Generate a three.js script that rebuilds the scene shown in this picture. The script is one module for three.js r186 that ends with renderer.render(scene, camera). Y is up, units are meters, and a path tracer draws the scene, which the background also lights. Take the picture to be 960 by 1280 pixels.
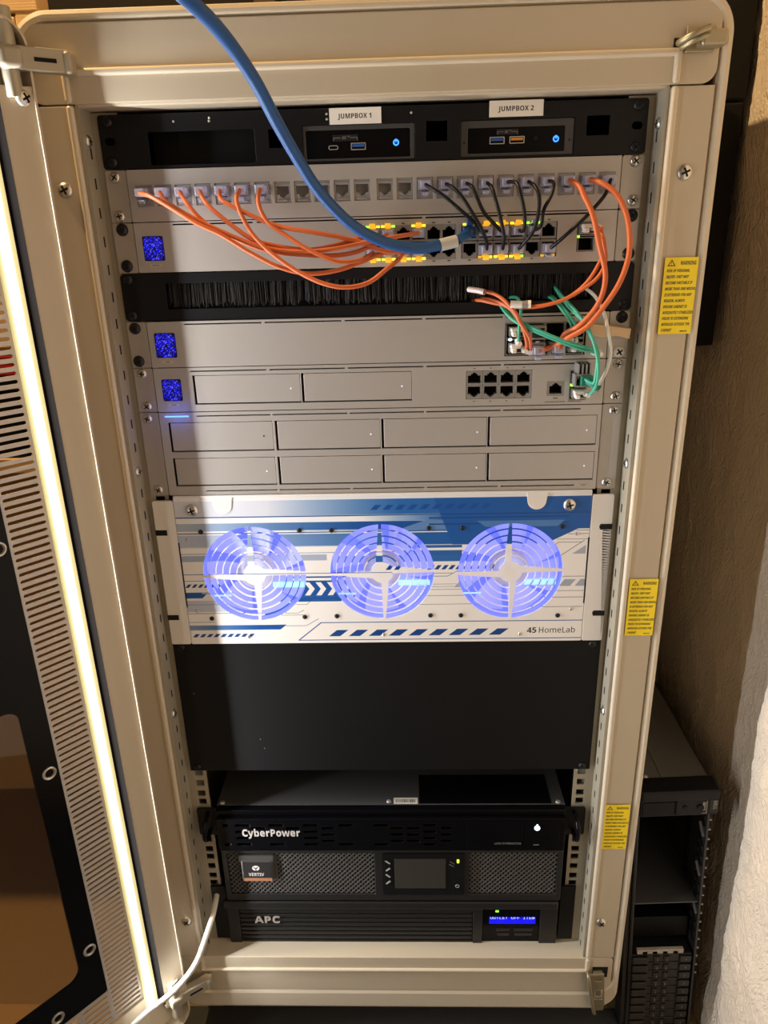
import * as THREE from 'three';
import { RoundedBoxGeometry } from 'three/addons/geometries/RoundedBoxGeometry.js';
import { TextGeometry } from 'three/addons/geometries/TextGeometry.js';
import { FontLoader } from 'three/addons/loaders/FontLoader.js';
import { mergeGeometries, toCreasedNormals } from 'three/addons/utils/BufferGeometryUtils.js';
import { RectAreaLightUniformsLib } from 'three/addons/lights/RectAreaLightUniformsLib.js';
import { ImprovedNoise } from 'three/addons/math/ImprovedNoise.js';

// ---------- camera, lights, exposure ----------
// Working frame: x right, y measured from the top edge of the topmost rack panel, z out of the rack; Y0 lifts it onto the floor.
const Y0 = 1.175;
const scene = new THREE.Scene();
scene.background = new THREE.Color(0x000000);
const camera = new THREE.PerspectiveCamera(69.74, 0.75, 0.02, 20);
camera.position.set(0.0271, -0.1066 + Y0, 0.7244);
camera.rotation.set(-0.35858, 0.0335, -0.02679, 'YXZ');
const renderer = new THREE.WebGLRenderer({ antialias: true });
renderer.toneMapping = THREE.LinearToneMapping;
renderer.toneMappingExposure = 1.18;
renderer.shadowMap.enabled = true;
RectAreaLightUniformsLib.init();

const STRIP_LIGHT = 290, UNSEEN_STRIP_LIGHT = 190, STRIP_COLOR = [1, 1, 1.02];
const LAMP_POWER = 3, LAMP_COLOR = [1, 0.66, 0.32];
const CEILING_POWER = 0.05, CEILING_COLOR = [1, 0.86, 0.7];

// hinge frame of the open door: local x runs from hinge to free edge, local -z is the inner face
const DOOR_O = new THREE.Vector3(-0.283, 0, 0.0382), DOOR_TURN = Math.atan2(-0.755, -0.656);
const stripLight = new THREE.RectAreaLight(new THREE.Color().setRGB(...STRIP_COLOR), STRIP_LIGHT, 0.006, 1.03);
stripLight.position.set(DOOR_O.x - 0.656 * 0.0421 + 0.755 * 0.0045, -0.505 + Y0, DOOR_O.z + 0.755 * 0.0421 + 0.656 * 0.0045);
stripLight.rotation.y = DOOR_TURN;
scene.add(stripLight);
// unseen strip on the door's free edge, placed to brighten the rack's right side
const unseenStripLight = new THREE.RectAreaLight(new THREE.Color().setRGB(...STRIP_COLOR), UNSEEN_STRIP_LIGHT, 0.008, 1.03);
unseenStripLight.position.set(DOOR_O.x - 0.656 * 0.552 + 0.755 * 0.0055, -0.505 + Y0, DOOR_O.z + 0.755 * 0.552 + 0.656 * 0.0055);
unseenStripLight.rotation.y = DOOR_TURN;
scene.add(unseenStripLight);
const LAMP_AT = [-0.62, 0.62, 0.05];
const unseenLampLight = new THREE.PointLight(new THREE.Color().setRGB(...LAMP_COLOR), LAMP_POWER, 0, 2);  // unseen warm lamp at upper left
unseenLampLight.position.set(LAMP_AT[0], LAMP_AT[1] + Y0, LAMP_AT[2]); unseenLampLight.castShadow = true; scene.add(unseenLampLight);
const unseenCeilLight = new THREE.RectAreaLight(new THREE.Color().setRGB(...CEILING_COLOR), CEILING_POWER, 0.5, 0.5);  // unseen ceiling lamp, placed to lift the shadows
unseenCeilLight.position.set(-0.5, 0.955 + Y0, 1.5); unseenCeilLight.rotation.x = -Math.PI / 2; scene.add(unseenCeilLight);

// ---------- helpers ----------
let seed = 7;
const rnd = () => { seed = (seed * 1664525 + 1013904223) >>> 0; return seed / 4294967296; };
const noise = new ImprovedNoise();
const taken = {};
function numbered(n) { taken[n] = (taken[n] ?? -1) + 1; return taken[n] ? n + '_' + String(taken[n]).padStart(3, '0') : n; }
const off = new WeakMap();
function thing(name, label, category, base = [0, 0, 0], group) {
  const g = new THREE.Group(); g.name = numbered(name); g.position.set(base[0], base[1] + Y0, base[2]);
  g.userData = { label, category }; if (group) g.userData.group = group;
  off.set(g, base); scene.add(g); return g;
}
function boxUV(geo) {
  const p = geo.attributes.position, n = geo.attributes.normal, uv = new Float32Array(p.count * 2);
  for (let i = 0; i < p.count; i++) {
    const ax = Math.abs(n.getX(i)), ay = Math.abs(n.getY(i)), az = Math.abs(n.getZ(i));
    if (az >= ax && az >= ay) { uv[2 * i] = p.getX(i); uv[2 * i + 1] = p.getY(i); }
    else if (ax >= ay) { uv[2 * i] = p.getZ(i); uv[2 * i + 1] = p.getY(i); }
    else { uv[2 * i] = p.getX(i); uv[2 * i + 1] = p.getZ(i); }
  }
  geo.setAttribute('uv', new THREE.BufferAttribute(uv, 2)); return geo;
}
function flat(list) {
  list = (Array.isArray(list) ? list : [list]).map((g) => { const q = g.index ? g.toNonIndexed() : g.clone(); for (const k of Object.keys(q.attributes)) if (!['position', 'normal', 'uv'].includes(k)) q.deleteAttribute(k); if (!q.attributes.normal) q.computeVertexNormals(); return q.attributes.uv ? q : boxUV(q); });
  return list.length > 1 ? mergeGeometries(list) : list[0];
}
// a part whose geometry is written in the working frame
function part(name, geo, mat, parent, opt = {}) {
  let g = flat(geo); const o = off.get(parent) ?? [0, 0, 0];
  if (!opt.keepUV) boxUV(g);
  g.translate(-o[0], -o[1], -o[2]);
  const m = new THREE.Mesh(g, mat); m.name = name; m.castShadow = m.receiveShadow = true;
  if (opt.label) m.userData.label = opt.label;
  if (opt.kind) m.userData.kind = opt.kind;
  off.set(m, o); parent.add(m); return m;
}
// a part with shared geometry placed at a point of the working frame
function piece(name, geo, mat, parent, at, rot, label) {
  const o = off.get(parent) ?? [0, 0, 0];
  const m = new THREE.Mesh(geo, mat); m.name = name; m.castShadow = m.receiveShadow = true;
  m.position.set(at[0] - o[0], at[1] - o[1], at[2] - o[2]); if (rot) m.rotation.set(...rot);
  if (label) m.userData.label = label;
  off.set(m, [0, 0, 0]); parent.add(m); return m;
}
function struct(name, geo, mat, opt = {}) {
  const m = new THREE.Mesh(opt.keepUV ? flat(geo) : boxUV(flat(geo)), mat); m.name = name; m.position.y = Y0;
  m.userData.kind = 'structure'; m.castShadow = m.receiveShadow = true; off.set(m, [0, 0, 0]); scene.add(m); return m;
}
function bx(x0, x1, y0, y1, z0, z1, r = 0, seg = 2) {
  const w = Math.abs(x1 - x0), h = Math.abs(y1 - y0), d = Math.abs(z1 - z0);
  const g = r ? new RoundedBoxGeometry(w, h, d, seg, Math.min(r, w / 2.05, h / 2.05, d / 2.05)) : new THREE.BoxGeometry(w, h, d);
  return g.translate((x0 + x1) / 2, (y0 + y1) / 2, (z0 + z1) / 2);
}
function rectPath(x0, x1, y0, y1, r = 0, P = THREE.Path) {
  const p = new P();
  if (!r) { p.moveTo(x0, y0); p.lineTo(x1, y0); p.lineTo(x1, y1); p.lineTo(x0, y1); p.closePath(); return p; }
  p.moveTo(x0 + r, y0); p.lineTo(x1 - r, y0); p.absarc(x1 - r, y0 + r, r, -Math.PI / 2, 0); p.lineTo(x1, y1 - r); p.absarc(x1 - r, y1 - r, r, 0, Math.PI / 2);
  p.lineTo(x0 + r, y1); p.absarc(x0 + r, y1 - r, r, Math.PI / 2, Math.PI); p.lineTo(x0, y0 + r); p.absarc(x0 + r, y0 + r, r, Math.PI, Math.PI * 1.5); return p;
}
function ext(shape, z0, z1, bevel = 0, seg = 6) {
  const g = new THREE.ExtrudeGeometry(shape, { depth: z1 - z0 - 2 * bevel, bevelEnabled: bevel > 0, bevelThickness: bevel, bevelSize: bevel, bevelOffset: -bevel, bevelSegments: 2, curveSegments: seg });
  return g.translate(0, 0, z0 + bevel);
}
// a plate x0..x1, y0..y1 with rectangular holes [x0,x1,y0,y1,r]
function plate(x0, x1, y0, y1, z0, z1, holes = [], r = 0, bevel = 0) {
  const s = rectPath(x0, x1, y0, y1, r, THREE.Shape);
  for (const h of holes) s.holes.push(Array.isArray(h) ? rectPath(h[0], h[1], h[2], h[3], h[4] ?? 0) : h);
  return ext(s, z0, z1, bevel, 5);
}
function tube(pts, r, seg = 0, rad = 8) {
  const c = new THREE.CatmullRomCurve3(pts.map((p) => new THREE.Vector3(...p)), false, 'centripetal');
  return new THREE.TubeGeometry(c, seg || pts.length * 9, r, rad, false);
}
function cyl(r0, r1, h, at, axis = 'z', n = 16) {
  const g = new THREE.CylinderGeometry(r0, r1, h, n);
  if (axis === 'z') g.rotateX(Math.PI / 2); if (axis === 'x') g.rotateZ(-Math.PI / 2);
  return g.translate(...at);
}
function canvas(w, h, draw, srgb = true) {
  const c = document.createElement('canvas'); c.width = w; c.height = h; draw(c.getContext('2d'), w, h);
  const t = new THREE.CanvasTexture(c); if (srgb) t.colorSpace = THREE.SRGBColorSpace; t.anisotropy = 8; return t;
}
function grainTexture(n, f, size) {
  const d = new Uint8Array(n * n * 4);
  for (let j = 0; j < n; j++) for (let i = 0; i < n; i++) { const v = Math.max(0, Math.min(255, f(i / n, j / n) * 255)); d.set([v, v, v, 255], (j * n + i) * 4); }
  const t = new THREE.DataTexture(d, n, n); t.magFilter = THREE.LinearFilter; t.minFilter = THREE.LinearMipmapLinearFilter; t.generateMipmaps = true;
  t.wrapS = t.wrapT = THREE.RepeatWrapping; t.repeat.set(1 / size, 1 / size); t.needsUpdate = true; return t;
}
const orange = grainTexture(256, () => 0.35 + 0.3 * rnd(), 0.12);
const brushed = grainTexture(256, (() => { const rows = Array.from({ length: 256 }, () => rnd()); return (u, v) => 0.3 + 0.4 * rows[Math.floor(v * 256)] + 0.15 * rnd(); })(), 0.05);
const fold = (x) => Math.sin(2 * Math.PI * x);
const dirt = grainTexture(512, (u, v) => { let s = 0; for (const [k, a] of [[3, 0.5], [7, 0.25], [17, 0.15], [41, 0.1]]) s += a * noise.noise(k * (2 + fold(u)), k * (2 + fold(v)), 5 + k * Math.cos(2 * Math.PI * u) + Math.cos(2 * Math.PI * v) * k * 0.7); return 0.5 + 0.45 * s; }, 0.5);
const rough = grainTexture(512, (u, v) => { let s = 0; for (const [k, a] of [[2, 0.45], [4, 0.35], [9, 0.25]]) s += a * (1 - 2 * Math.abs(noise.noise(k * (2 + 1.6 * fold(u)), k * (2 + fold(v)), k * (1.6 * Math.cos(2 * Math.PI * u) + 0.7 * Math.cos(2 * Math.PI * v))))); return 0.15 + 0.6 * s; }, 0.16);
const lin = (r, g, b) => new THREE.Color().setRGB(r, g, b);
const M = (color, roughness, metalness = 0, more = {}) => new THREE.MeshStandardMaterial({ color: Array.isArray(color) ? lin(...color) : new THREE.Color(color), roughness, metalness, ...more });
const mat = {
  cream: M([0.58, 0.5, 0.37], 0.48, 0, { bumpMap: orange, bumpScale: 0.00006 }),
  creamRimLit: M([0.64, 0.56, 0.425], 0.42, 0, { bumpMap: orange, bumpScale: 0.00005 }),  // same cream paint, lightened where rim and beads catch the light
  rail: M([0.42, 0.38, 0.29], 0.45, 0.25),
  silver: M([0.46, 0.43, 0.395], 0.42, 0.35, { bumpMap: brushed, bumpScale: 0.000015 }),
  silverDark: M([0.3, 0.285, 0.27], 0.45, 0.4),
  black: new THREE.MeshPhysicalMaterial({ color: lin(0.0045, 0.0045, 0.005), roughness: 0.5, specularIntensity: 0.42 }),
  blackSatin: new THREE.MeshPhysicalMaterial({ color: lin(0.0065, 0.0065, 0.0075), roughness: 0.42, specularIntensity: 0.45 }),
  blackGloss: new THREE.MeshPhysicalMaterial({ color: lin(0.003, 0.003, 0.004), roughness: 0.2, specularIntensity: 0.3 }),
  hole: M([0.002, 0.002, 0.002], 0.9),
  gasket: new THREE.MeshPhysicalMaterial({ color: lin(0.0025, 0.0017, 0.0013), roughness: 0.95, specularIntensity: 0.12 }),
  zinc: M([0.62, 0.6, 0.55], 0.3, 0.9),
  brass: M([0.36, 0.31, 0.2], 0.4, 0.7),
  steel: M([0.5, 0.48, 0.45], 0.45, 0.6),
  blackScrew: M([0.012, 0.012, 0.014], 0.4, 0.3),
  greyLid: M([0.12, 0.12, 0.12], 0.42, 0.6),
  white: M([0.8, 0.76, 0.7], 0.5),
  paper: M([0.78, 0.74, 0.68], 0.7),
  panelWhite: M([0.8, 0.76, 0.7], 0.42, 0),
  orangeJacket: M([0.56, 0.125, 0.032], 0.42),
  aqua: M([0.06, 0.42, 0.28], 0.42),
  blue: M([0.006, 0.07, 0.24], 0.42),
  blackJacket: new THREE.MeshPhysicalMaterial({ color: lin(0.005, 0.005, 0.0055), roughness: 0.35, specularIntensity: 0.5 }),
  whiteJacket: M([0.72, 0.69, 0.62], 0.45),
  greenPlug: M([0.01, 0.2, 0.12], 0.45),
  wood: M([0.55, 0.36, 0.17], 0.7),
  plug: new THREE.MeshPhysicalMaterial({ color: lin(0.82, 0.82, 0.92), roughness: 0.2, transmission: 0.7, thickness: 0, ior: 1.45 }),
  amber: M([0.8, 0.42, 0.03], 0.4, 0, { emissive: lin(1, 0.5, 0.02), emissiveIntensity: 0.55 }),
  yellowLed: M([1, 0.8, 0.1], 0.4, 0, { emissive: lin(1, 0.8, 0.03), emissiveIntensity: 1.6 }),
  greenLed: M([0.3, 1, 0.1], 0.4, 0, { emissive: lin(0.3, 1, 0.04), emissiveIntensity: 1.4 }),
  blueLed: M([0.05, 0.2, 1], 0.4, 0, { emissive: lin(0.03, 0.2, 1), emissiveIntensity: 2.2 }),
  whiteLed: M([0.8, 0.9, 1], 0.4, 0, { emissive: lin(0.75, 0.9, 1), emissiveIntensity: 2.5 }),
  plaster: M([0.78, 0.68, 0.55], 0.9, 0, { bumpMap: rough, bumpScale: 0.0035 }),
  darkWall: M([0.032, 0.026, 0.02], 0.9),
  floor: M([0.36, 0.25, 0.13], 0.85, 0, { bumpMap: dirt, bumpScale: 0.004 }),
};
// Phillips pan-head screw facing +z, one unit of radius
function screwHead() {
  const prof = [[0, 0.55], [0.45, 0.52], [0.8, 0.36], [0.97, 0.12], [1, 0], [1, -0.25], [0, -0.25]].map((p) => new THREE.Vector2(...p));
  return boxUV(toCreasedNormals(new THREE.LatheGeometry(prof.reverse(), 20).rotateX(Math.PI / 2).toNonIndexed(), 0.6));
}
const screwUnit = screwHead();
const crossUnit = boxUV(flat([new THREE.BoxGeometry(1.12, 0.25, 0.3).translate(0, 0, 0.42), new THREE.BoxGeometry(0.25, 1.12, 0.3).translate(0, 0, 0.42)])); const crossGeo = {};
const screwGeo = {}; const screwOf = (r) => screwGeo[r] ??= screwUnit.clone().scale(r, r, r * 0.9);
function screw(parent, x, y, z, r = 0.0048, m = mat.zinc, rot = rnd() * 1.5, tilt) { const s = piece('screw', screwOf(r), m, parent, [x, y, z], tilt ?? [0, 0, rot]); if (r > 0.004) piece('cross_recess', crossGeo[r] ??= crossUnit.clone().scale(r, r, r * 0.9), mat.hole, s, [0, 0, 0]); return s; }
const font = await new FontLoader().loadAsync('fonts/droid/droid_sans_bold.typeface.json');
const fontThin = await new FontLoader().loadAsync('fonts/droid/droid_sans_regular.typeface.json');
function text3(str, size, depth, x, y, z, f = font, sx = 1) { return new TextGeometry(str, { font: f, size, depth, curveSegments: 3 }).scale(sx, 1, 1).translate(x, y, z); }
// flat print laid on a surface facing +z
function decal(name, tex, x0, x1, y0, y1, z, parent, opt = {}) {
  const g = bx(x0, x1, y0, y1, z - 0.0004, z, 0); const p = g.attributes.position, uv = g.attributes.uv;
  for (let i = 0; i < p.count; i++) uv.setXY(i, (p.getX(i) - x0) / (x1 - x0), (p.getY(i) - y0) / (y1 - y0));
  return part(name, g, opt.mat ?? M(0xffffff, opt.rough ?? 0.6, 0, { map: tex, ...(opt.more ?? {}) }), parent, { keepUV: true, label: opt.label });
}

// ---------- the room ----------
const FLOOR_Y = -1.175, CEIL_Y = 0.97;
const wallX = (y) => 0.4226 - (y + 0.52) * 0.018;
struct('floor', bx(-1.75, 0.75, FLOOR_Y - 0.1, FLOOR_Y, -1.4, 2.3), mat.floor);
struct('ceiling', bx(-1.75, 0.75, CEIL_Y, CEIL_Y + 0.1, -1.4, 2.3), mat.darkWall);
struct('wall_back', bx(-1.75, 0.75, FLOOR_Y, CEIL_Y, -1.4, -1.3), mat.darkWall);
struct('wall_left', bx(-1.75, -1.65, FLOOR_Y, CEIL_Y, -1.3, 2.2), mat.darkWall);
struct('wall_front', bx(-1.75, 0.75, FLOOR_Y, CEIL_Y, 2.2, 2.3), M([0.3, 0.25, 0.19], 0.9));
{ // rough hand-plastered wall, a fine grid where the photo shows it
  const axis = (a, b, c, d, fine, coarse) => { const r = []; for (let v = a; v < b - 1e-6; v += coarse) r.push(v); for (let v = b; v < c - 1e-6; v += fine) r.push(v); for (let v = c; v <= d + 1e-6; v += coarse) r.push(v); return r; };
  const zs = axis(-1.3, -0.3, 0.5, 2.2, 0.0045, 0.05), ys = axis(FLOOR_Y, FLOOR_Y + 0.005, 0.225, CEIL_Y, 0.006, 0.05);
  const bump = (z, y) => {
    const wy = y + 0.03 * noise.noise(z * 9, y * 9, 2), wz = z + 0.02 * noise.noise(z * 14, y * 14, 8);
    const ridge = 1 - Math.abs(noise.noise(wz * 46, wy * 30, 3.3)) * 2;
    return 0.007 * noise.noise(z * 5, y * 4, 1) + 0.003 * noise.noise(wz * 22, wy * 13, 4) + 0.002 * ridge + 0.0012 * noise.noise(z * 130, y * 110, 7);
  };
  const pos = [], idx = [];
  for (const y of ys) for (const z of zs) pos.push(wallX(y) + bump(z, y), y, z);
  const w = zs.length;
  for (let j = 0; j < ys.length - 1; j++) for (let i = 0; i < w - 1; i++) { const a = j * w + i; idx.push(a, a + 1, a + w, a + 1, a + w + 1, a + w); }
  const g = new THREE.BufferGeometry(); g.setAttribute('position', new THREE.Float32BufferAttribute(pos, 3)); g.setIndex(idx); g.computeVertexNormals();
  const flip = g.clone(); const id = flip.index.array; for (let i = 0; i < id.length; i += 3) { const t = id[i + 1]; id[i + 1] = id[i + 2]; id[i + 2] = t; } flip.computeVertexNormals();
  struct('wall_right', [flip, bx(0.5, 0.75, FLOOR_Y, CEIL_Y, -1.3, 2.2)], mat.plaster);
}

// ---------- the cabinet ----------
const ZF = 0.025;
const cab = thing('server_cabinet', 'tall beige steel server cabinet with its slotted door swung open to the left', 'cabinet', [0, -1.12, -0.35]);
{
  part('outer_rim', (() => { const s = rectPath(-0.2985, 0.2985, -1.0895, 0.0745, 0.034, THREE.Shape); s.holes.push(rectPath(-0.2882, 0.2882, -1.0562, 0.0652, 0.026)); return ext(s, -0.03, ZF + 0.0012, 0.005, 12); })(), mat.creamRimLit, cab);
  for (const s of [-1, 1]) {
    const a = 0.2525 * s, b = 0.2874 * s;
    const post = part('post', [plate(Math.min(a, b), Math.max(a, b), -0.9942, 0.0042, -0.02, ZF, [], 0, 0.001)], mat.cream, cab);
    part('bead', [bx(0.2515 * s, 0.2572 * s, -0.9942, 0.0042, 0.004, ZF + 0.0032, 0.0026, 3)], mat.creamRimLit, post);
    screw(cab, 0.2698 * s, -0.0615, ZF, 0.0068, mat.zinc, 0.4); screw(cab, 0.2665 * s, -0.932, ZF, 0.0068, mat.zinc, 0.9);
  }
  const topRail = part('top_rail', [plate(-0.2874, 0.2874, 0.0052, 0.0646, -0.02, ZF, [], 0.012, 0.001), bx(-0.2515, 0.2515, 0.003, 0.008, -0.01, ZF - 0.003, 0.002)], mat.cream, cab);
  part('bead', [bx(-0.2572, 0.2572, 0.0255, 0.0315, ZF - 0.004, ZF + 0.0032, 0.0026, 3), bx(-0.2572, -0.2515, 0.0056, 0.0292, ZF - 0.004, ZF + 0.0032, 0.0026, 3), bx(0.2515, 0.2572, 0.0056, 0.0292, ZF - 0.004, ZF + 0.0032, 0.0026, 3)], mat.creamRimLit, topRail);
  const botRail = part('bottom_rail', [plate(-0.2874, 0.2874, -1.0556, -0.9952, -0.02, ZF, [], 0.006, 0.001)], mat.cream, cab);
  part('bead', [bx(-0.2572, 0.2572, -1.0195, -1.0145, ZF - 0.004, ZF + 0.003, 0.0024, 3), bx(-0.2572, -0.2515, -1.016, -0.9958, ZF - 0.004, ZF + 0.003, 0.0024, 3), bx(0.2515, 0.2572, -1.016, -0.9958, ZF - 0.004, ZF + 0.003, 0.0024, 3)], mat.creamRimLit, botRail);
  // shell
  for (const s of [-1, 1]) {
    const x = 0.2955 * s; part('side_panel', bx(x - 0.0015, x + 0.0015, -1.08, 0.07, -0.75, -0.026), mat.cream, cab);
    const w = 0.2495 * s; part('side_wall', [bx(w - 0.0015, w + 0.0015, -1.014, 0.004, -0.06, 0.0235), bx(w - 0.0015, w + 0.0015, -1.014, 0.004, -0.72, -0.06)], mat.rail, cab);
    const slots = []; for (let i = 0; i < 40; i++) slots.push(bx((0.2495 - 0.0017) * s, (0.2495 - 0.0013) * s, -0.036 - i * 0.0245, -0.027 - i * 0.0245, 0.0075, 0.0105, 0));
    part('slot_row', slots, mat.hole, cab);
    for (const y of [-0.022, -0.3256, -0.62]) screw(cab, 0.2478 * s, y, 0.0125, 0.0052, mat.zinc, 0, [0, -s * Math.PI / 2, 0]);
    // mounting rail with square cage-nut holes
    const holes = []; const cx = 0.2335 * s;
    for (let u = 0; u < 22.5; u++) for (const d of [0.00635, 0.02225, 0.0381]) { const y = -u * 0.04445 - d; if (y > -0.985) holes.push([cx - 0.0048, cx + 0.0048, y - 0.0044, y + 0.0044, 0.0006]); }
    part('mounting_rail', plate(Math.min(0.2245 * s, 0.248 * s), Math.max(0.2245 * s, 0.248 * s), -1.0, 0.002, -0.0045, -0.0025, holes), mat.rail, cab);
  }
  part('roof', bx(-0.294, 0.294, 0.066, 0.07, -0.75, -0.026), mat.cream, cab);
  part('back_panel', bx(-0.294, 0.294, -1.08, 0.066, -0.752, -0.748), mat.black, cab);
  part('base_plate', [bx(-0.248, 0.248, -1.018, -1.013, -0.74, 0.0235)], mat.rail, cab);
  for (const [sx, z] of [[-1, -0.06], [1, -0.06], [-1, -0.68], [1, -0.68]]) part('foot', [cyl(0.022, 0.025, 0.02, [0.25 * sx, FLOOR_Y + 0.01, z], 'y'), cyl(0.008, 0.008, 0.075, [0.25 * sx, FLOOR_Y + 0.05, z], 'y')], mat.black, cab);
  // warning stickers, all with the same print
  const warn = canvas(640, 1440, (c, w, h) => {
    c.fillStyle = '#ffe318'; c.fillRect(0, 0, w, h); c.fillStyle = '#1c1608'; c.strokeStyle = '#1c1608';
    c.lineWidth = 16; c.beginPath(); c.moveTo(130, 50); c.lineTo(195, 150); c.lineTo(65, 150); c.closePath(); c.stroke();
    c.font = 'bold 78px sans-serif'; c.fillText('!', 117, 144);
    const line = (t, x, y, s, cond, f = 'italic bold') => { c.save(); c.translate(x, y); c.scale(cond, 1); c.font = f + ' ' + s + 'px sans-serif'; c.fillText(t, 0, 0); c.lineWidth = 3; c.strokeText(t, 0, 0); c.restore(); };
    line('WARNING', 300, 138, 100, 0.62, 'bold');
    ['RISK OF PERSONAL', 'INJURY. UNIT MAY', 'BECOME UNSTABLE IF', 'MORE THAN ONE MODULE', 'IS EXTENDED FOR ANY', 'REASON. ALWAYS', 'ENSURE CABINET IS', 'ADEQUATELY STABILIZED', 'PRIOR TO EXTENDING', 'MODULES OUTSIDE THE', 'CABINET'].forEach((t, i) => line(t, 48, 268 + i * 112, 72, 0.68));
    line('7000057 REV', 420, 1398, 30, 0.8);
  });
  for (const [x, y, r, word] of [[0.2604, -0.1305, 0, 'uppermost'], [0.2582, -0.4472, 0.004, 'middle'], [0.2562, -0.7425, 0.006, 'lowest']])
    decal('warning_sticker', warn, x, x + 0.0296, y - 0.0668, y, ZF + 0.0018, cab, { rough: 0.4, label: word + ' yellow warning sticker with black text' });
  // top right striker latch
  const latch = part('latch', [bx(0.2585, 0.2815, 0.027, 0.046, ZF + 0.001, ZF + 0.004, 0.001), bx(0.2665, 0.287, 0.029, 0.041, ZF + 0.003, ZF + 0.018, 0.0025), tube([[0.2535, 0.0345, ZF], [0.2535, 0.0345, ZF + 0.008], [0.26, 0.0375, ZF + 0.016], [0.272, 0.0415, ZF + 0.017]], 0.0028), tube([[0.2555, 0.0305, ZF], [0.2555, 0.0305, ZF + 0.008], [0.262, 0.0335, ZF + 0.016], [0.272, 0.0365, ZF + 0.017]], 0.0022)], mat.brass, cab);
  part('latch_hole', bx(0.2495, 0.2575, 0.03, 0.0385, ZF - 0.002, ZF + 0.0006, 0.001), mat.hole, latch);
  // bottom right latch, a pressed plate hanging over the rim
  part('latch', [(() => { const s = new THREE.Shape(); s.moveTo(0.2545, -1.0155); s.lineTo(0.275, -1.014); s.lineTo(0.2795, -1.068); s.lineTo(0.2785, -1.0805); s.lineTo(0.2655, -1.082); s.lineTo(0.2605, -1.06); s.closePath(); s.holes.push(rectPath(0.263, 0.2725, -1.0265, -1.019, 0.001), rectPath(0.2655, 0.2755, -1.06, -1.042, 0.001)); return ext(s, ZF + 0.006, ZF + 0.0085, 0.0006); })(),
    bx(0.262, 0.2745, -1.0275, -1.016, ZF, ZF + 0.0065, 0.001), bx(0.267, 0.274, -1.056, -1.045, ZF + 0.001, ZF + 0.0065, 0.001), tube([[0.2545, -1.016, ZF], [0.2545, -1.017, ZF + 0.01], [0.2585, -1.045, ZF + 0.013], [0.2635, -1.072, ZF + 0.013], [0.2665, -1.083, ZF + 0.011]], 0.0022)], mat.brass, cab);
  part('latch_recess', bx(0.2615, 0.2815, -1.029, -1.011, ZF - 0.001, ZF + 0.0005), mat.hole, cab);
  // hinge brackets on the left, with their pins in the door corners
  for (const y of [0.034, -1.031]) {
    const turn = (g) => g.rotateY(0.62).translate(-0.266, y, 0.0455);
    const h = part('hinge_bracket', [turn(bx(-0.028, 0.024, -0.0088, 0.0088, -0.006, 0.005, 0.0015)), bx(-0.2535, -0.2425, y - 0.0095, y + 0.008, ZF, ZF + 0.014, 0.003), turn(bx(-0.03, -0.012, -0.0088, 0.0088, -0.009, 0.008, 0.005))], mat.rail, cab);
    part('bracket_slot', turn(bx(-0.004, 0.013, -0.0018, 0.0012, 0.0045, 0.0054)), mat.hole, h);
    part('hinge_pin', [cyl(0.0074, 0.0074, 0.03, [-0.285, y + 0.02, 0.0565], 'y'), cyl(0.0068, 0.0068, 0.022, [-0.285, y - 0.017, 0.0565], 'y')], mat.rail, h);
  }
}
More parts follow.
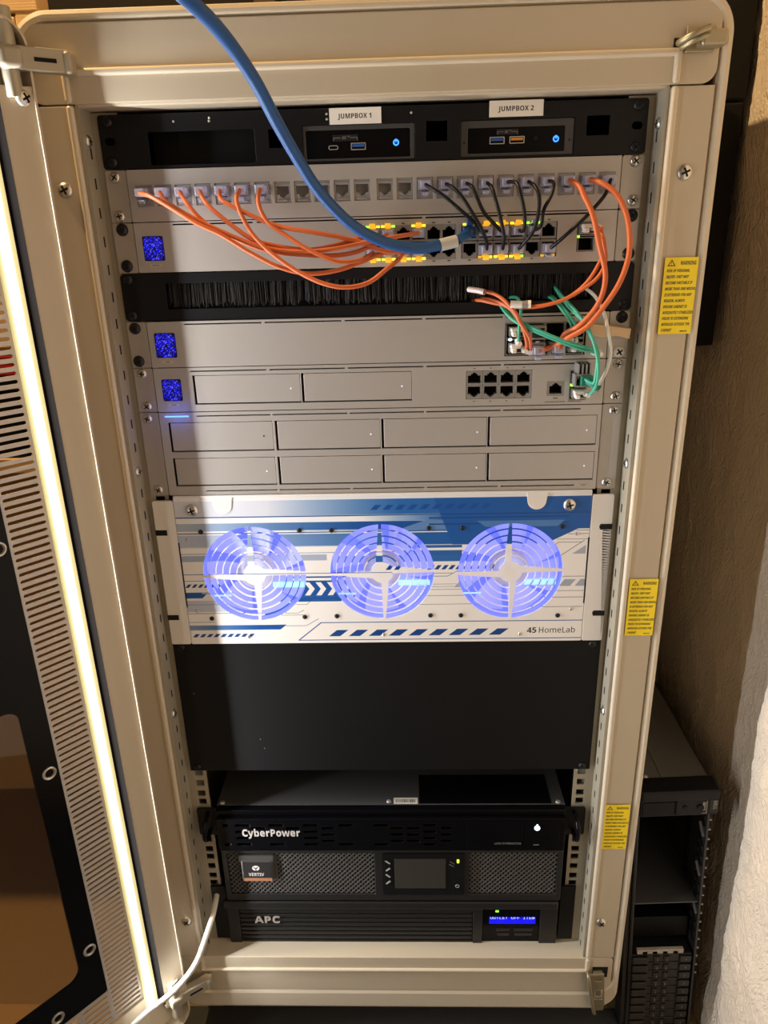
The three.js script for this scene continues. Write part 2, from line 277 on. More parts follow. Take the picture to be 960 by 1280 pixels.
// the open door: written in its own frame (s along the door, y, w towards the rack-side face)
const door = (() => {
  const b = (s0, s1, y0, y1, w0, w1, r = 0) => bx(s0, s1, y0, y1, -w1, -w0, r);
  const END = 0.575;
  const prism = (pts, y0, y1) => { const s = new THREE.Shape(); pts.forEach(([u, w], i) => (i ? s.lineTo(u, w) : s.moveTo(u, w))); s.closePath(); return ext(s, y0, y1).rotateX(-Math.PI / 2); };
  const at = new THREE.Vector3(DOOR_O.x, 1.12, DOOR_O.z + 0.35);
  const fit = (m) => { m.position.copy(at); m.rotation.y = DOOR_TURN; return m; };
  const lip = rectPath(0.0012, END, -1.076, 0.0625, 0.022, THREE.Shape); lip.holes.push(rectPath(0.003, END - 0.002, -1.0742, 0.0607, 0.0205));
  const frame = flat([prism([[0.0028, -0.002], [0.0275, -0.002], [0.0275, 0.0093], [0.0028, 0.0168]], -1.038, 0.0144), b(0.0006, 0.0505, -1.0742, 0.0607, -0.0045, -0.0012, 0), b(0.0505, END - 0.002, 0.0, 0.0607, -0.0045, 0.0, 0), b(0.0505, END - 0.002, -1.0742, -1.0008, -0.0045, 0.0035, 0.001), b(END - 0.03, END - 0.002, -1.0, 0, -0.0045, 0, 0)]);
  frame.translate(0, 0, 0);
  const m = new THREE.Mesh(boxUV(mergeGeometries([frame, flat(ext(lip, -0.0184, 0.006, 0, 12))])), mat.cream);
  m.name = 'door'; m.userData.label = 'open steel door with a slotted edge and smoked window'; m.castShadow = m.receiveShadow = true;
  cab.add(fit(m)); off.set(m, [0, 0, 0]);
  // slats between the slots: one piece of the pressed panel each
  const slatGeo = (s0, s1, pitch, slot) => {
    const h = slot / 2, t = pitch / 2, a = s0 + 0.0022 + h, c = s1 - 0.0022 - h, S = new THREE.Shape();
    S.moveTo(s0, -t); S.lineTo(s0 + 0.0022, -t); S.absarc(a, -t, h, Math.PI, Math.PI / 2, true); S.lineTo(c, -t + h); S.absarc(c, -t, h, Math.PI / 2, 0, true); S.lineTo(s1, -t);
    S.lineTo(s1, t); S.lineTo(c + h, t); S.absarc(c, t, h, 0, -Math.PI / 2, true); S.lineTo(a, t - h); S.absarc(a, t, h, -Math.PI / 2, -Math.PI, true); S.lineTo(s0, t); S.closePath();
    return boxUV(flat(ext(S, 0.0, 0.0014, 0, 4)));
  };
  const sg = slatGeo(0.0508, 0.0896, 0.00745, 0.0036), slatMat = M([0.56, 0.53, 0.5], 0.5, 0.3);
  for (let i = 0; i < 122; i++) piece('slat', sg, slatMat, m, [0, -0.0965 - i * 0.00745, 0]);
  part('slot_panel', [b(0.0508, 0.0896, -0.0925, 0.0, -0.0014, 0)], slatMat, m);
  for (let k = 0; k < 3; k++) { const g2 = slatGeo(0.0898 + k * 0.0355, 0.1251 + k * 0.0355, 0.0088, 0.0046); for (let i = 0; i < 6; i++) piece('slat', g2, slatMat, m, [0, -0.953 - i * 0.0088, 0]); }
  part('panel_rim', [b(0.0888, 0.0905, -0.948, 0.0, -0.001, 0.0016), b(0.0905, END - 0.03, -0.9495, -0.9475, -0.001, 0.0014)], slatMat, m);
  part('gasket', [prism([[0.0276, -0.001], [0.0336, -0.001], [0.0336, 0.0031], [0.0278, 0.0091], [0.0276, 0.0093]], -1.03, 0.0144)], mat.gasket, m);
  // glazing: black printed border, smoked window set in it
  const border = rectPath(0.0908, END - 0.03, -0.947, -0.002, 0.004, THREE.Shape); border.holes.push(rectPath(0.1162, END - 0.055, -0.9, -0.5314, 0.014));
  const bord = boxUV(flat(ext(border, -0.0016, 0.0014, 0, 6)));
  piece('glass_border', bord, mat.blackGloss, m, [0, 0, 0]);
  const smoked = new THREE.MeshPhysicalMaterial({ color: lin(0.86, 0.8, 0.68), roughness: 0.03, transmission: 1, thickness: 0, ior: 1.5 });
  part('window_pane', b(0.1155, END - 0.0545, -0.9007, -0.5307, -0.0008, 0.0008), smoked, m);
  const ring = new THREE.LatheGeometry([[0.0042, -0.003], [0.0042, 0.0006], [0.0062, 0.0022], [0.0074, 0.0008], [0.0074, -0.001]].map((q) => new THREE.Vector2(...q)), 24).rotateX(-Math.PI / 2);
  const ringGeo = boxUV(flat(ring)), hubGeo = boxUV(flat(cyl(0.0043, 0.0043, 0.002, [0, 0, 0.0015])));
  for (const [s, y] of [[0.1005, -0.114], [0.1005, -0.366], [0.1005, -0.6186], [0.1005, -0.8705], [0.149, -0.932], [0.27, -0.932]]) { piece('screw_cup', ringGeo, mat.zinc, m, [s, y, -0.0016]); piece('screw_core', hubGeo, mat.hole, m, [s, y, -0.0016]); }
  screw(m, 0.0095, 0.006, -0.0136, 0.0068, mat.zinc, 0, [0, Math.PI + 0.22, 0.5]);
  screw(m, 0.009, -1.046, -0.004, 0.0062, mat.zinc, 0, [0, Math.PI, 1]);
  return m;
})();
for (const [ds, label] of [[0, 'glowing white light strip stuck upright beside the slots of the open door'], [0.51, 'unseen light strip along the free edge of the open door, brightening the rack']]) { // the visible LED strip, then an out-of-view one placed to brighten the rack
  const b = (s0, s1, y0, y1, w0, w1, r = 0) => bx(s0 + ds, s1 + ds, y0, y1, -w1, -w0, r);
  const g = thing('led_strip', label, 'light strip', [DOOR_O.x, 0, DOOR_O.z]);
  g.rotation.y = DOOR_TURN; off.set(g, [0, 0, 0]);
  part('silicone_sleeve', b(0.0332, 0.0503, -1.021, 0.0135, -0.001, 0.0022, 0.001), M([0.75, 0.7, 0.42], 0.5, 0, { emissive: lin(0.85, 0.72, 0.34), emissiveIntensity: 0.55 }), g);
  part('diffuser', b(0.0383, 0.0468, -1.0195, 0.0125, 0.0015, 0.0034, 0.0008), M([0.9, 0.9, 0.85], 0.5, 0, { emissive: lin(1, 0.94, 0.82), emissiveIntensity: 3 }), g);
  part('connector', b(0.0345, 0.0495, -1.031, -1.0195, 0, 0.0032, 0.0012), mat.white, g);
}

// ---------- rack equipment ----------
const ears = (y0, y1, m, parent, w = 0.2222) => { for (const s of [-1, 1]) part('ear', [plate(Math.min(w * s, 0.2413 * s), Math.max(w * s, 0.2413 * s), y0, y1, -0.0015, 0.0015, [], 0.0015, 0.0003)], m, parent); };
const chassis = (y0, y1, parent, d = 0.3, w = 0.2205, z = -0.0125) => part('chassis', bx(-w, w, y0, y1, z - d, z), mat.hole, parent);
const print = (parent, tex, x0, x1, y0, y1, z, name = 'print') => decal(name, tex, x0, x1, y0, y1, z, parent, { rough: 0.5 });
const textTex = (str, w, h, opt = {}) => canvas(w, h, (c) => { c.fillStyle = opt.bg ?? '#f1ece2'; c.fillRect(0, 0, w, h); c.fillStyle = opt.fg ?? '#151515'; c.font = (opt.font ?? 'bold') + ' ' + (opt.size ?? h * 0.5) + 'px sans-serif'; c.textAlign = 'center'; c.textBaseline = 'middle'; c.fillText(str, w / 2, h / 2, w * 0.94); });

// RJ45 opening outline
function jackPath(cx, cy, w, h, P = THREE.Path, up = 1) {
  const p = new P(), a = w / 2, b = h / 2;
  const q = [[-a, -b * up], [-a, b * 0.45 * up], [-a * 0.55, b * 0.45 * up], [-a * 0.55, b * 0.75 * up], [-a * 0.28, b * 0.75 * up], [-a * 0.28, b * up], [a * 0.28, b * up], [a * 0.28, b * 0.75 * up], [a * 0.55, b * 0.75 * up], [a * 0.55, b * 0.45 * up], [a, b * 0.45 * up], [a, -b * up]];
  q.forEach(([x, y], i) => (i ? p.lineTo(cx + x, cy + y) : p.moveTo(cx + x, cy + y))); p.closePath(); return p;
}
function jackGeo(w, h, iw, ih, up, z0 = -0.006, z1 = 0.0004) { const s = rectPath(-w / 2, w / 2, -h / 2, h / 2, 0.0006, THREE.Shape); s.holes.push(jackPath(0, 0, iw, ih, THREE.Path, up)); return boxUV(flat(ext(s, z0, z1))); }

// --- 1: two small computers in a black rack tray
const tray = thing('rack_tray', 'black one-unit rack tray at the very top holding two small computers', 'rack panel', [0, -0.0445, 0]);
{
  const hs = [[-0.198, -0.103, -0.0415, -0.0148, 0.002], [-0.0905, -0.0728, -0.0305, -0.0155, 0.0005], [0.0488, 0.0675, -0.0288, -0.013, 0.0005], [0.1888, 0.2085, -0.0282, -0.0128, 0.0005], [-0.0605, 0.0392, -0.0428, -0.0135, 0.001], [0.0792, 0.1785, -0.0428, -0.0135, 0.001]];
  for (const s of [-1, 1]) hs.push([0.2326 * s - 0.0045, 0.2326 * s + 0.0045, -0.0245, -0.0185, 0.0029]);
  part('face_plate', plate(-0.2413, 0.2413, -0.0441, -0.0003, 0, 0.002, hs, 0.003, 0.0004), mat.blackSatin, tray);
  part('shelf', [bx(-0.221, 0.221, -0.044, -0.0425, -0.16, 0), bx(-0.221, -0.2195, -0.044, -0.001, -0.16, 0), bx(0.2195, 0.221, -0.044, -0.001, -0.16, 0), bx(-0.2, -0.101, -0.0425, -0.012, -0.022, -0.02)], mat.black, tray);
  for (const [x, y] of [[-0.1735, -0.007], [-0.142, -0.0075], [-0.1415, -0.005], [-0.038, -0.009], [-0.038, -0.005], [0.036, -0.006]]) piece('rivet', screwOf(0.0011), mat.zinc, tray, [x, y, 0.002]);
  for (const s of [-1, 1]) for (const y of [-0.0058, -0.0385]) screw(tray, 0.2325 * s, y, 0.0024, 0.0046, mat.blackScrew);
  const label = (str) => textTex(str, 512, 150, { size: 62, font: 'bold' });
  decal('name_label', label('JUMPBOX 1'), -0.0357, 0.0098, -0.0136, -0.0008, 0.0028, tray, { label: 'white label reading JUMPBOX 1' });
  decal('name_label', label('JUMPBOX 2'), 0.1037, 0.1504, -0.0118, 0.0009, 0.0028, tray, { label: 'white label reading JUMPBOX 2' });
}
function usb(parent, x, y, colour, z) { const p = part('usb_port', plate(x - 0.0066, x + 0.0066, y - 0.0029, y + 0.0029, z - 0.004, z + 0.0003, [[x - 0.0058, x + 0.0058, y - 0.0022, y + 0.0022, 0.0003]], 0.0006), mat.steel, parent); part('usb_tongue', bx(x - 0.0052, x + 0.0052, y - 0.0004, y + 0.0017, z - 0.003, z + 0.0006), colour, p); return p; }
const miniBlue = M([0.02, 0.1, 0.4], 0.5), miniOrange = M([0.75, 0.28, 0.03], 0.5);
const bez = M([0.05, 0.05, 0.05], 0.45);
const ssTex = canvas(256, 64, (c) => { c.fillStyle = '#060607'; c.fillRect(0, 0, 256, 64); c.strokeStyle = c.fillStyle = '#8a8a86'; c.lineWidth = 5; c.beginPath(); c.moveTo(10, 60); c.lineTo(10, 30); c.lineTo(80, 30); c.moveTo(176, 30); c.lineTo(246, 30); c.lineTo(246, 60); c.stroke(); c.font = 'italic bold 38px sans-serif'; c.fillText('SS', 92, 44); c.font = 'bold 22px sans-serif'; c.fillText('10', 148, 26); });
function miniPC(label, x0, x1, y0, y1, fx0, fx1, fy0, fy1) {
  const g = thing('mini_computer', label, 'computer', [(x0 + x1) / 2, y0, 0], 'small computers in the top tray');
  part('case', [plate(x0, x1, y0, y1, -0.0055, 0.0004, [[fx0, fx1, fy0, fy1, 0.0012]], 0.0015, 0.0003), bx(x0 + 0.001, x1 - 0.001, y0 + 0.0005, y1 - 0.0005, -0.115, -0.0055)], bez, g);
  part('front_glass', bx(fx0 - 0.0004, fx1 + 0.0004, fy0 - 0.0004, fy1 + 0.0004, -0.0056, -0.0012), mat.blackGloss, g);
  return g;
}
{
  const a = miniPC('small black computer in the tray with a single blue USB socket', -0.0603, 0.039, -0.0423, -0.0137, -0.0577, 0.0348, -0.0403, -0.0175), zf = -0.0012;
  part('usb_c_port', plate(-0.038, -0.0292, -0.0332, -0.0296, zf - 0.003, zf + 0.0003, [[-0.0372, -0.03, -0.0326, -0.0302, 0.0011]], 0.0017), mat.steel, a);
  usb(a, -0.0113, -0.0309, miniBlue, zf); print(a, ssTex, -0.034, -0.0113, -0.0265, -0.0213, zf + 0.0002);
  part('power_button', [new THREE.TorusGeometry(0.0021, 0.0006, 6, 20).translate(0.0223, -0.0287, zf), bx(0.0219, 0.0227, -0.0287, -0.0258, zf - 0.0004, zf + 0.0006)], mat.blueLed, a, { label: 'lit blue power button' });
  const b = miniPC('small black computer in the tray with blue and orange USB sockets', 0.0794, 0.1783, -0.0424, -0.0137, 0.0855, 0.1707, -0.0398, -0.0195);
  usb(b, 0.1115, -0.0297, miniBlue, zf); usb(b, 0.129, -0.0296, miniOrange, zf); print(b, ssTex, 0.111, 0.13, -0.0252, -0.0208, zf + 0.0002);
  part('audio_jack', cyl(0.0019, 0.0019, 0.001, [0.1455, -0.0287, zf]), mat.hole, b);
  part('power_button', [new THREE.TorusGeometry(0.0021, 0.0006, 6, 20).translate(0.1632, -0.0297, zf), bx(0.1628, 0.1636, -0.0297, -0.0268, zf - 0.0004, zf + 0.0006)], mat.blueLed, b, { label: 'lit blue power button' });
  for (const x of [0.0825, 0.1745]) piece('case_screw', screwOf(0.0011), mat.blackScrew, b, [x, -0.031, 0.0004]);
}

// --- 2: patch panel
const PATCH = (i) => (i < 12 ? -0.207 + 0.018 * i : 0.0115 + 0.018 * (i - 12));
const patch = thing('patch_bay', 'silver patch bay with a single row of 24 sockets', 'patch bay', [0, -0.0889, 0]);
{
  ears(-0.0885, -0.0449, mat.silver, patch);
  part('face_plate', plate(-0.2213, 0.2213, -0.0886, -0.0448, 0.0005, 0.0032, Array.from({ length: 24 }, (_, i) => [PATCH(i) - 0.0073, PATCH(i) + 0.0073, -0.0755, -0.0578, 0.0004]), 0.0005, 0.0003), mat.silver, patch);
  const kg = jackGeo(0.0143, 0.0174, 0.0113, 0.0095, -1, -0.006, 0), km = M([0.33, 0.32, 0.31], 0.4, 0.3);
  const clip = boxUV(flat([bx(-0.0045, 0.0045, -0.0078, -0.0062, 0, 0.0012, 0.0003), bx(-0.0062, 0.0062, 0.0058, 0.007, 0, 0.0008, 0.0003)]));
  const gold = boxUV(flat(Array.from({ length: 8 }, (_, k) => bx(-0.0037 + k * 0.00103, -0.0033 + k * 0.00103, 0.001, 0.0035, -0.009, -0.0075))));
  for (let i = 0; i < 24; i++) { const p = piece('socket', kg, km, patch, [PATCH(i), -0.0666, 0.0024]); piece('socket_clip', clip, mat.silverDark, p, [0, 0, 0]); if (i > 6 && i < 14) { piece('contacts', gold, mat.brass, p, [0, 0, 0]); part('socket_back', bx(-0.006, 0.006, -0.006, 0.006, -0.0075, -0.007), km, p); } }
  chassis(-0.088, -0.045, patch, 0.04, 0.221, -0.009);
  for (const [x, y] of [[-0.2325, -0.0507], [-0.2328, -0.0832], [0.2338, -0.0497], [0.2342, -0.0817]]) screw(patch, x, y, 0.002, 0.0049);
}

// shared parts of the silver network units
const swirl = canvas(256, 256, (c) => {
  c.fillStyle = '#02022e'; c.fillRect(0, 0, 256, 256);
  for (let i = 0; i < 520; i++) { const a = rnd() * 6.283, r = 20 + 140 * Math.pow(rnd(), 0.75), x = 128 + r * Math.cos(a), y = 128 + r * Math.sin(a), s = 4 + rnd() * 8; c.fillStyle = ['#0a0ad8', '#1414ff', '#2a2aff', '#6464ff', '#0808a0'][Math.floor(rnd() * 5)]; c.fillRect(x, y, s, s * (0.6 + rnd())); }
  
});
const screenMat = M([0.004, 0.004, 0.01], 0.12, 0, { emissive: lin(1, 1, 1), emissiveMap: swirl, emissiveIntensity: 1.1 });
function touchScreen(parent, x0, x1, y0, y1, txt) {
  const s = part('touch_screen', plate(x0, x1, y0, y1, -0.002, 0.0034, [], 0.0016, 0.0003), mat.blackGloss, parent, { label: 'small glowing blue touch screen' });
  decal('display', swirl, x0 + 0.0006, x1 - 0.0006, y0 + 0.0006, y1 - 0.0006, 0.0037, s, { mat: screenMat });
  if (txt) print(parent, textTex(txt, 256, 64, { bg: '#c3bab0', fg: '#2a2622', size: 44 }), (x0 + x1) / 2 - 0.0055, (x0 + x1) / 2 + 0.0055, y0 - 0.0052, y0 - 0.0026, 0.0034);
}
const ventHoles = (list, y, h = 0.0012) => list.map(([a, b]) => [a, b, y - h / 2, y + h / 2, 0]);
const CAGE_OPEN = M([0.36, 0.34, 0.31], 0.35, 0.6);
function cage(parent, x, y, w = 0.0148, h = 0.0118, z = 0.0034) { return part('module_cage', plate(x - w / 2, x + w / 2, y - h / 2, y + h / 2, -0.008, z, [[x - w / 2 + 0.0006, x + w / 2 - 0.0006, y - h / 2 + 0.0006, y + h / 2 - 0.0006, 0]], 0), CAGE_OPEN, parent); }

// --- 3: 24-port switch
const SWX = (i) => (i < 6 ? -0.0004 + 0.01395 * i : 0.0884 + 0.01432 * (i - 6)), SWY = [-0.1045, -0.1201];
const sw = thing('network_switch', 'silver network switch with two rows of sockets and glowing amber lights', 'network switch', [0, -0.1334, 0]);
{
  ears(-0.133, -0.0893, mat.silver, sw);
  const hs = ventHoles([[-0.1846, -0.1104], [-0.1066, -0.0294], [-0.0264, 0.0451], [0.048, 0.119], [0.1219, 0.1975]], -0.0914);
  hs.push([-0.0079, 0.0762, -0.1275, -0.0972, 0.0004], [0.0808, 0.1678, -0.1275, -0.0972, 0.0004], [0.1862, 0.2022, -0.1241, -0.0984, 0.0004]);
  part('face_plate', plate(-0.2213, 0.2213, -0.133, -0.0893, 0.0005, 0.0032, hs, 0.0005, 0.0003), mat.silver, sw);
  chassis(-0.1325, -0.09, sw);
  touchScreen(sw, -0.2147, -0.1952, -0.1227, -0.1008, 'USW 24');
  const up = jackGeo(0.0139, 0.0149, 0.0115, 0.0108, 1, -0.008, 0), dn = jackGeo(0.0139, 0.0149, 0.0115, 0.0108, -1, -0.008, 0), sm = M([0.3, 0.285, 0.265], 0.4, 0.45);
  for (let r = 0; r < 2; r++) for (let i = 0; i < 12; i++) piece('socket', r ? dn : up, sm, sw, [SWX(i), SWY[r], 0.003]);
  const led = boxUV(flat(bx(-0.0016, 0.0016, -0.0009, 0.0009, 0, 0.0012, 0.0004)));
  const ON = [[0, 0, 'G', 'Y'], [1, 0, 'Y', 'G'], [3, 0, 'Y', 'Y'], [5.99, 0, 'Y', 'Y'], [8, 0, 'Y', 'A'], [9, 0, 'Y', 'Y'], [10, 0, 'G', 'G'], [0, 1, 'Y', 'Y'], [1, 1, 'Y', 'Y'], [2, 1, 'Y', 'Y'], [3, 1, 'Y', 'Y'], [7, 1, 'A', 'Y'], [8, 1, 'Y', 'Y'], [9, 1, 'Y', 'G'], [11, 1, 'A', 'A']];
  const lm = { Y: mat.yellowLed, G: mat.greenLed, A: mat.amber };
  for (const [i, r, a, b] of ON) { const x = SWX(Math.round(i)), y = r ? SWY[1] - 0.0064 : SWY[0] + 0.0064; piece('port_light', led, lm[a], sw, [x - 0.0048, y, 0.003]); piece('port_light', led, lm[b], sw, [x + 0.0048, y, 0.003]); }
  cage(sw, 0.1941, -0.1047); cage(sw, 0.1944, -0.1177);
  part('module_light', [bx(0.1862, 0.1885, -0.1122, -0.11, 0.003, 0.0042, 0.0006)], mat.greenLed, sw);
  for (let i = 0; i < 12; i++) for (const y of [-0.0958, -0.129]) { if (i < 3 && y < -0.12) continue; part('port_mark', bx(SWX(i) - 0.0013, SWX(i) + 0.0013, y - 0.0004, y + 0.0004, 0.0031, 0.00335), mat.black, sw); }
  for (const [x, y] of [[-0.2326, -0.0948], [-0.2329, -0.1268], [0.2345, -0.0944], [0.2345, -0.1268]]) screw(sw, x, y, 0.0018, 0.0056, mat.blackScrew);
}

// --- 4: brush panel
const brush = thing('brush_panel', 'black cable-entry panel with a strip of dark bristles', 'rack panel', [0, -0.1778, 0]);
{
  part('face_plate', plate(-0.2413, 0.2413, -0.1774, -0.1338, -0.001, 0.002, [[-0.199, 0.203, -0.1668, -0.1432, 0.001]], 0.004, 0.0005), mat.blackSatin, brush);
  part('backing', bx(-0.205, 0.208, -0.172, -0.139, -0.05, -0.012), mat.hole, brush);
  const b = [];
  for (let i = 0; i < 900; i++) { const x = -0.1965 + 0.397 * rnd(), l = 0.017 + 0.006 * rnd(), t = 0.006 * (rnd() - 0.5) * (rnd() < 0.15 ? 3 : 1), z = -0.004 + 0.005 * rnd(); b.push(new THREE.CylinderGeometry(0.00022, 0.00035, l, 3, 1).translate(0, -l / 2, 0).rotateZ(t * 12).rotateX(-0.06 * rnd()).translate(x, -0.1432, z)); }
  part('bristles', b, M([0.035, 0.034, 0.033], 0.5), brush, { kind: 'stuff' });
  for (const s of [-1, 1]) for (const y of [-0.139, -0.172]) screw(brush, 0.234 * s, y, 0.002, 0.0046, mat.blackScrew);
}

// --- 5: aggregation switch with eight fibre cages
const AGX = (i) => 0.1335 + 0.0187 * i, AGY = [-0.1945, -0.2098];
const agg = thing('fibre_switch', 'silver switch with one touch screen and a block of fibre cages', 'network switch', [0, -0.2223, 0]);
{
  ears(-0.2219, -0.1782, mat.silver, agg);
  const hs = ventHoles([[-0.1849, -0.1098], [-0.1067, -0.0328], [-0.0298, 0.0445], [0.0475, 0.121], [0.124, 0.2049]], -0.181);
  hs.push([0.1235, 0.2005, -0.218, -0.1868, 0.0006]);
  part('face_plate', plate(-0.2213, 0.2213, -0.2219, -0.1782, 0.0005, 0.0032, hs, 0.0005, 0.0003), mat.silver, agg);
  chassis(-0.221, -0.179, agg); touchScreen(agg, -0.2155, -0.1951, -0.2125, -0.1887, 'USW');
  for (let r = 0; r < 2; r++) for (let i = 0; i < 4; i++) cage(agg, AGX(i), AGY[r], 0.0182, 0.0148);
  for (const [x, y] of [[0.1285, -0.2022], [0.1478, -0.2022], [0.1545, -0.2015]]) part('module_light', bx(x - 0.0016, x + 0.0016, y - 0.0012, y + 0.0012, 0.003, 0.0046, 0.0008), mat.whiteLed, agg);
  for (const [x, y, m] of [[-0.2337, -0.1841, mat.blackScrew], [-0.2343, -0.2155, mat.blackScrew], [0.2337, -0.1838, mat.blackScrew]]) screw(agg, x, y, 0.0018, 0.0056, m);
  screw(agg, 0.2335, -0.2163, 0.0018, 0.0058, mat.white, 0.6);
}

// --- 6: video recorder with two drive bays
const nvr = thing('video_recorder', 'silver recorder with two wide drive bays and a block of eight sockets', 'network recorder', [0, -0.2667, 0]);
const DRIVE = M([0.47, 0.44, 0.405], 0.4, 0.35, { bumpMap: brushed, bumpScale: 0.00001 });
const trayLed = M([0.6, 0.6, 0.7], 0.4, 0, { emissive: lin(0.7, 0.65, 1), emissiveIntensity: 0.6 });
function driveTray(parent, x0, x1, y0, y1, led, z = 0.0032) {
  const t = part('drive_tray', bx(x0 + 0.0024, x1 - 0.0004, y0 + 0.0014, y1 - 0.0005, -0.01, z, 0.0004, 1), DRIVE, parent);
  if (led) part('tray_light', cyl(0.00085, 0.00085, 0.0006, [x1 - 0.0098, (y0 + y1) / 2, z]), led === 'dark' ? mat.hole : trayLed, t);
}
{
  ears(-0.2663, -0.2226, mat.silver, nvr);
  const hs = ventHoles([[-0.184, -0.1088], [-0.1057, -0.0317], [-0.0285, 0.0452], [0.0482, 0.1205], [0.1234, 0.1928]], -0.2262);
  hs.push([-0.183, -0.0762, -0.2595, -0.2303, 0], [-0.0752, 0.0337, -0.2595, -0.2303, 0], [0.0868, 0.1512, -0.2592, -0.2314, 0.0004], [0.1662, 0.1832, -0.2575, -0.2432, 0.0004], [0.1878, 0.2046, -0.2622, -0.233, 0.0004]);
  part('face_plate', plate(-0.2213, 0.2213, -0.2663, -0.2226, 0.0005, 0.0032, hs, 0.0005, 0.0003), mat.silver, nvr);
  chassis(-0.266, -0.223, nvr); touchScreen(nvr, -0.2143, -0.1948, -0.2553, -0.2335, 'UNVR');
  driveTray(nvr, -0.183, -0.0762, -0.2595, -0.2303, 'on'); driveTray(nvr, -0.0752, 0.0337, -0.2595, -0.2303, 'on');
  const up = jackGeo(0.0158, 0.0136, 0.0125, 0.0104, 1, -0.008, 0), dn = jackGeo(0.0158, 0.0136, 0.0125, 0.0104, -1, -0.008, 0), sm = M([0.3, 0.285, 0.265], 0.4, 0.45);
  for (let i = 0; i < 4; i++) for (let r = 0; r < 2; r++) piece('socket', r ? dn : up, sm, nvr, [0.0949 + i * 0.016, r ? -0.2521 : -0.2384, 0.003]);
  piece('socket', jackGeo(0.0168, 0.0142, 0.0125, 0.0106, 1, -0.008, 0), sm, nvr, [0.1747, -0.2503, 0.003]);
  for (let i = 0; i < 4; i++) for (const y of [-0.2291, -0.2616]) part('port_mark', bx(0.0942 + i * 0.016, 0.0954 + i * 0.016, y - 0.0004, y + 0.0004, 0.0031, 0.0034), mat.black, nvr);
  part('port_mark', [bx(0.1725, 0.1768, -0.2604, -0.2594, 0.0031, 0.0034), bx(0.1645, 0.1845, -0.2638, -0.2632, 0.0031, 0.0034), bx(0.187, 0.2, -0.2638, -0.2632, 0.0031, 0.0034)], M([0.1, 0.09, 0.08], 0.6), nvr);
  cage(nvr, 0.1962, -0.2402, 0.0164, 0.0138); cage(nvr, 0.1962, -0.2548, 0.0164, 0.0138);
  part('module_light', [bx(0.1884, 0.1912, -0.2484, -0.2458, 0.003, 0.0062, 0.001)], mat.greenLed, nvr);
  for (const [x, y] of [[-0.2329, -0.2278], [-0.2322, -0.2605], [0.2337, -0.2278], [0.234, -0.2592]]) screw(nvr, x, y, 0.0018, 0.0049);
}

// --- 7: eight-bay storage
const nas = thing('storage_unit', 'silver two-unit storage box with eight drive bays and a blue light bar', 'storage server', [0, -0.3556, 0]);
{
  ears(-0.3551, -0.2671, mat.silver, nas);
  const hs = [...ventHoles([[-0.1828, -0.1084], [-0.106, -0.0312], [-0.0285, 0.0455], [0.048, 0.1215], [0.124, 0.2005]], -0.2711), ...ventHoles([[-0.182, -0.1072], [-0.1047, -0.0313], [-0.0285, 0.0455], [0.048, 0.1215], [0.124, 0.1994]], -0.3507)];
  const xs = [[-0.2132, -0.107], [-0.1048, 0.0015], [0.0026, 0.1085], [0.1092, 0.2176]], ys = [[-0.3083, -0.2774], [-0.3452, -0.3149]];
  for (const [a, b] of xs) for (const [c, d] of ys) hs.push([a, b, c, d, 0]);
  part('face_plate', plate(-0.2213, 0.2213, -0.3551, -0.2671, 0.0005, 0.0032, hs, 0.0005, 0.0003), mat.silver, nas);
  chassis(-0.355, -0.268, nas);
  xs.forEach(([a, b], i) => ys.forEach(([c, d], j) => driveTray(nas, a, b, c, d, i === 0 && j === 0 ? 'dark' : 'on')));
  part('light_bar', bx(-0.2154, -0.191, -0.2717, -0.2704, 0.0025, 0.0038, 0.0005), M([0.1, 0.2, 1], 0.4, 0, { emissive: lin(0.06, 0.16, 1), emissiveIntensity: 4 }), nas, { label: 'glowing blue light bar' });
  print(nas, textTex('• RESET', 200, 48, { bg: '#b8aea2', fg: '#201c18', size: 34 }), 0.2025, 0.2135, -0.3518, -0.3492, 0.0034);
  for (const [x, y] of [[-0.2336, -0.2732], [-0.2324, -0.3492], [0.2337, -0.2734], [0.2322, -0.3485]]) screw(nas, x, y, 0.0018, 0.0049);
  const bar = new THREE.PointLight(new THREE.Color(0.06, 0.16, 1), 0.0012, 0, 2); bar.position.set(-0.203, -0.2711 + Y0, 0.012); scene.add(bar);
}

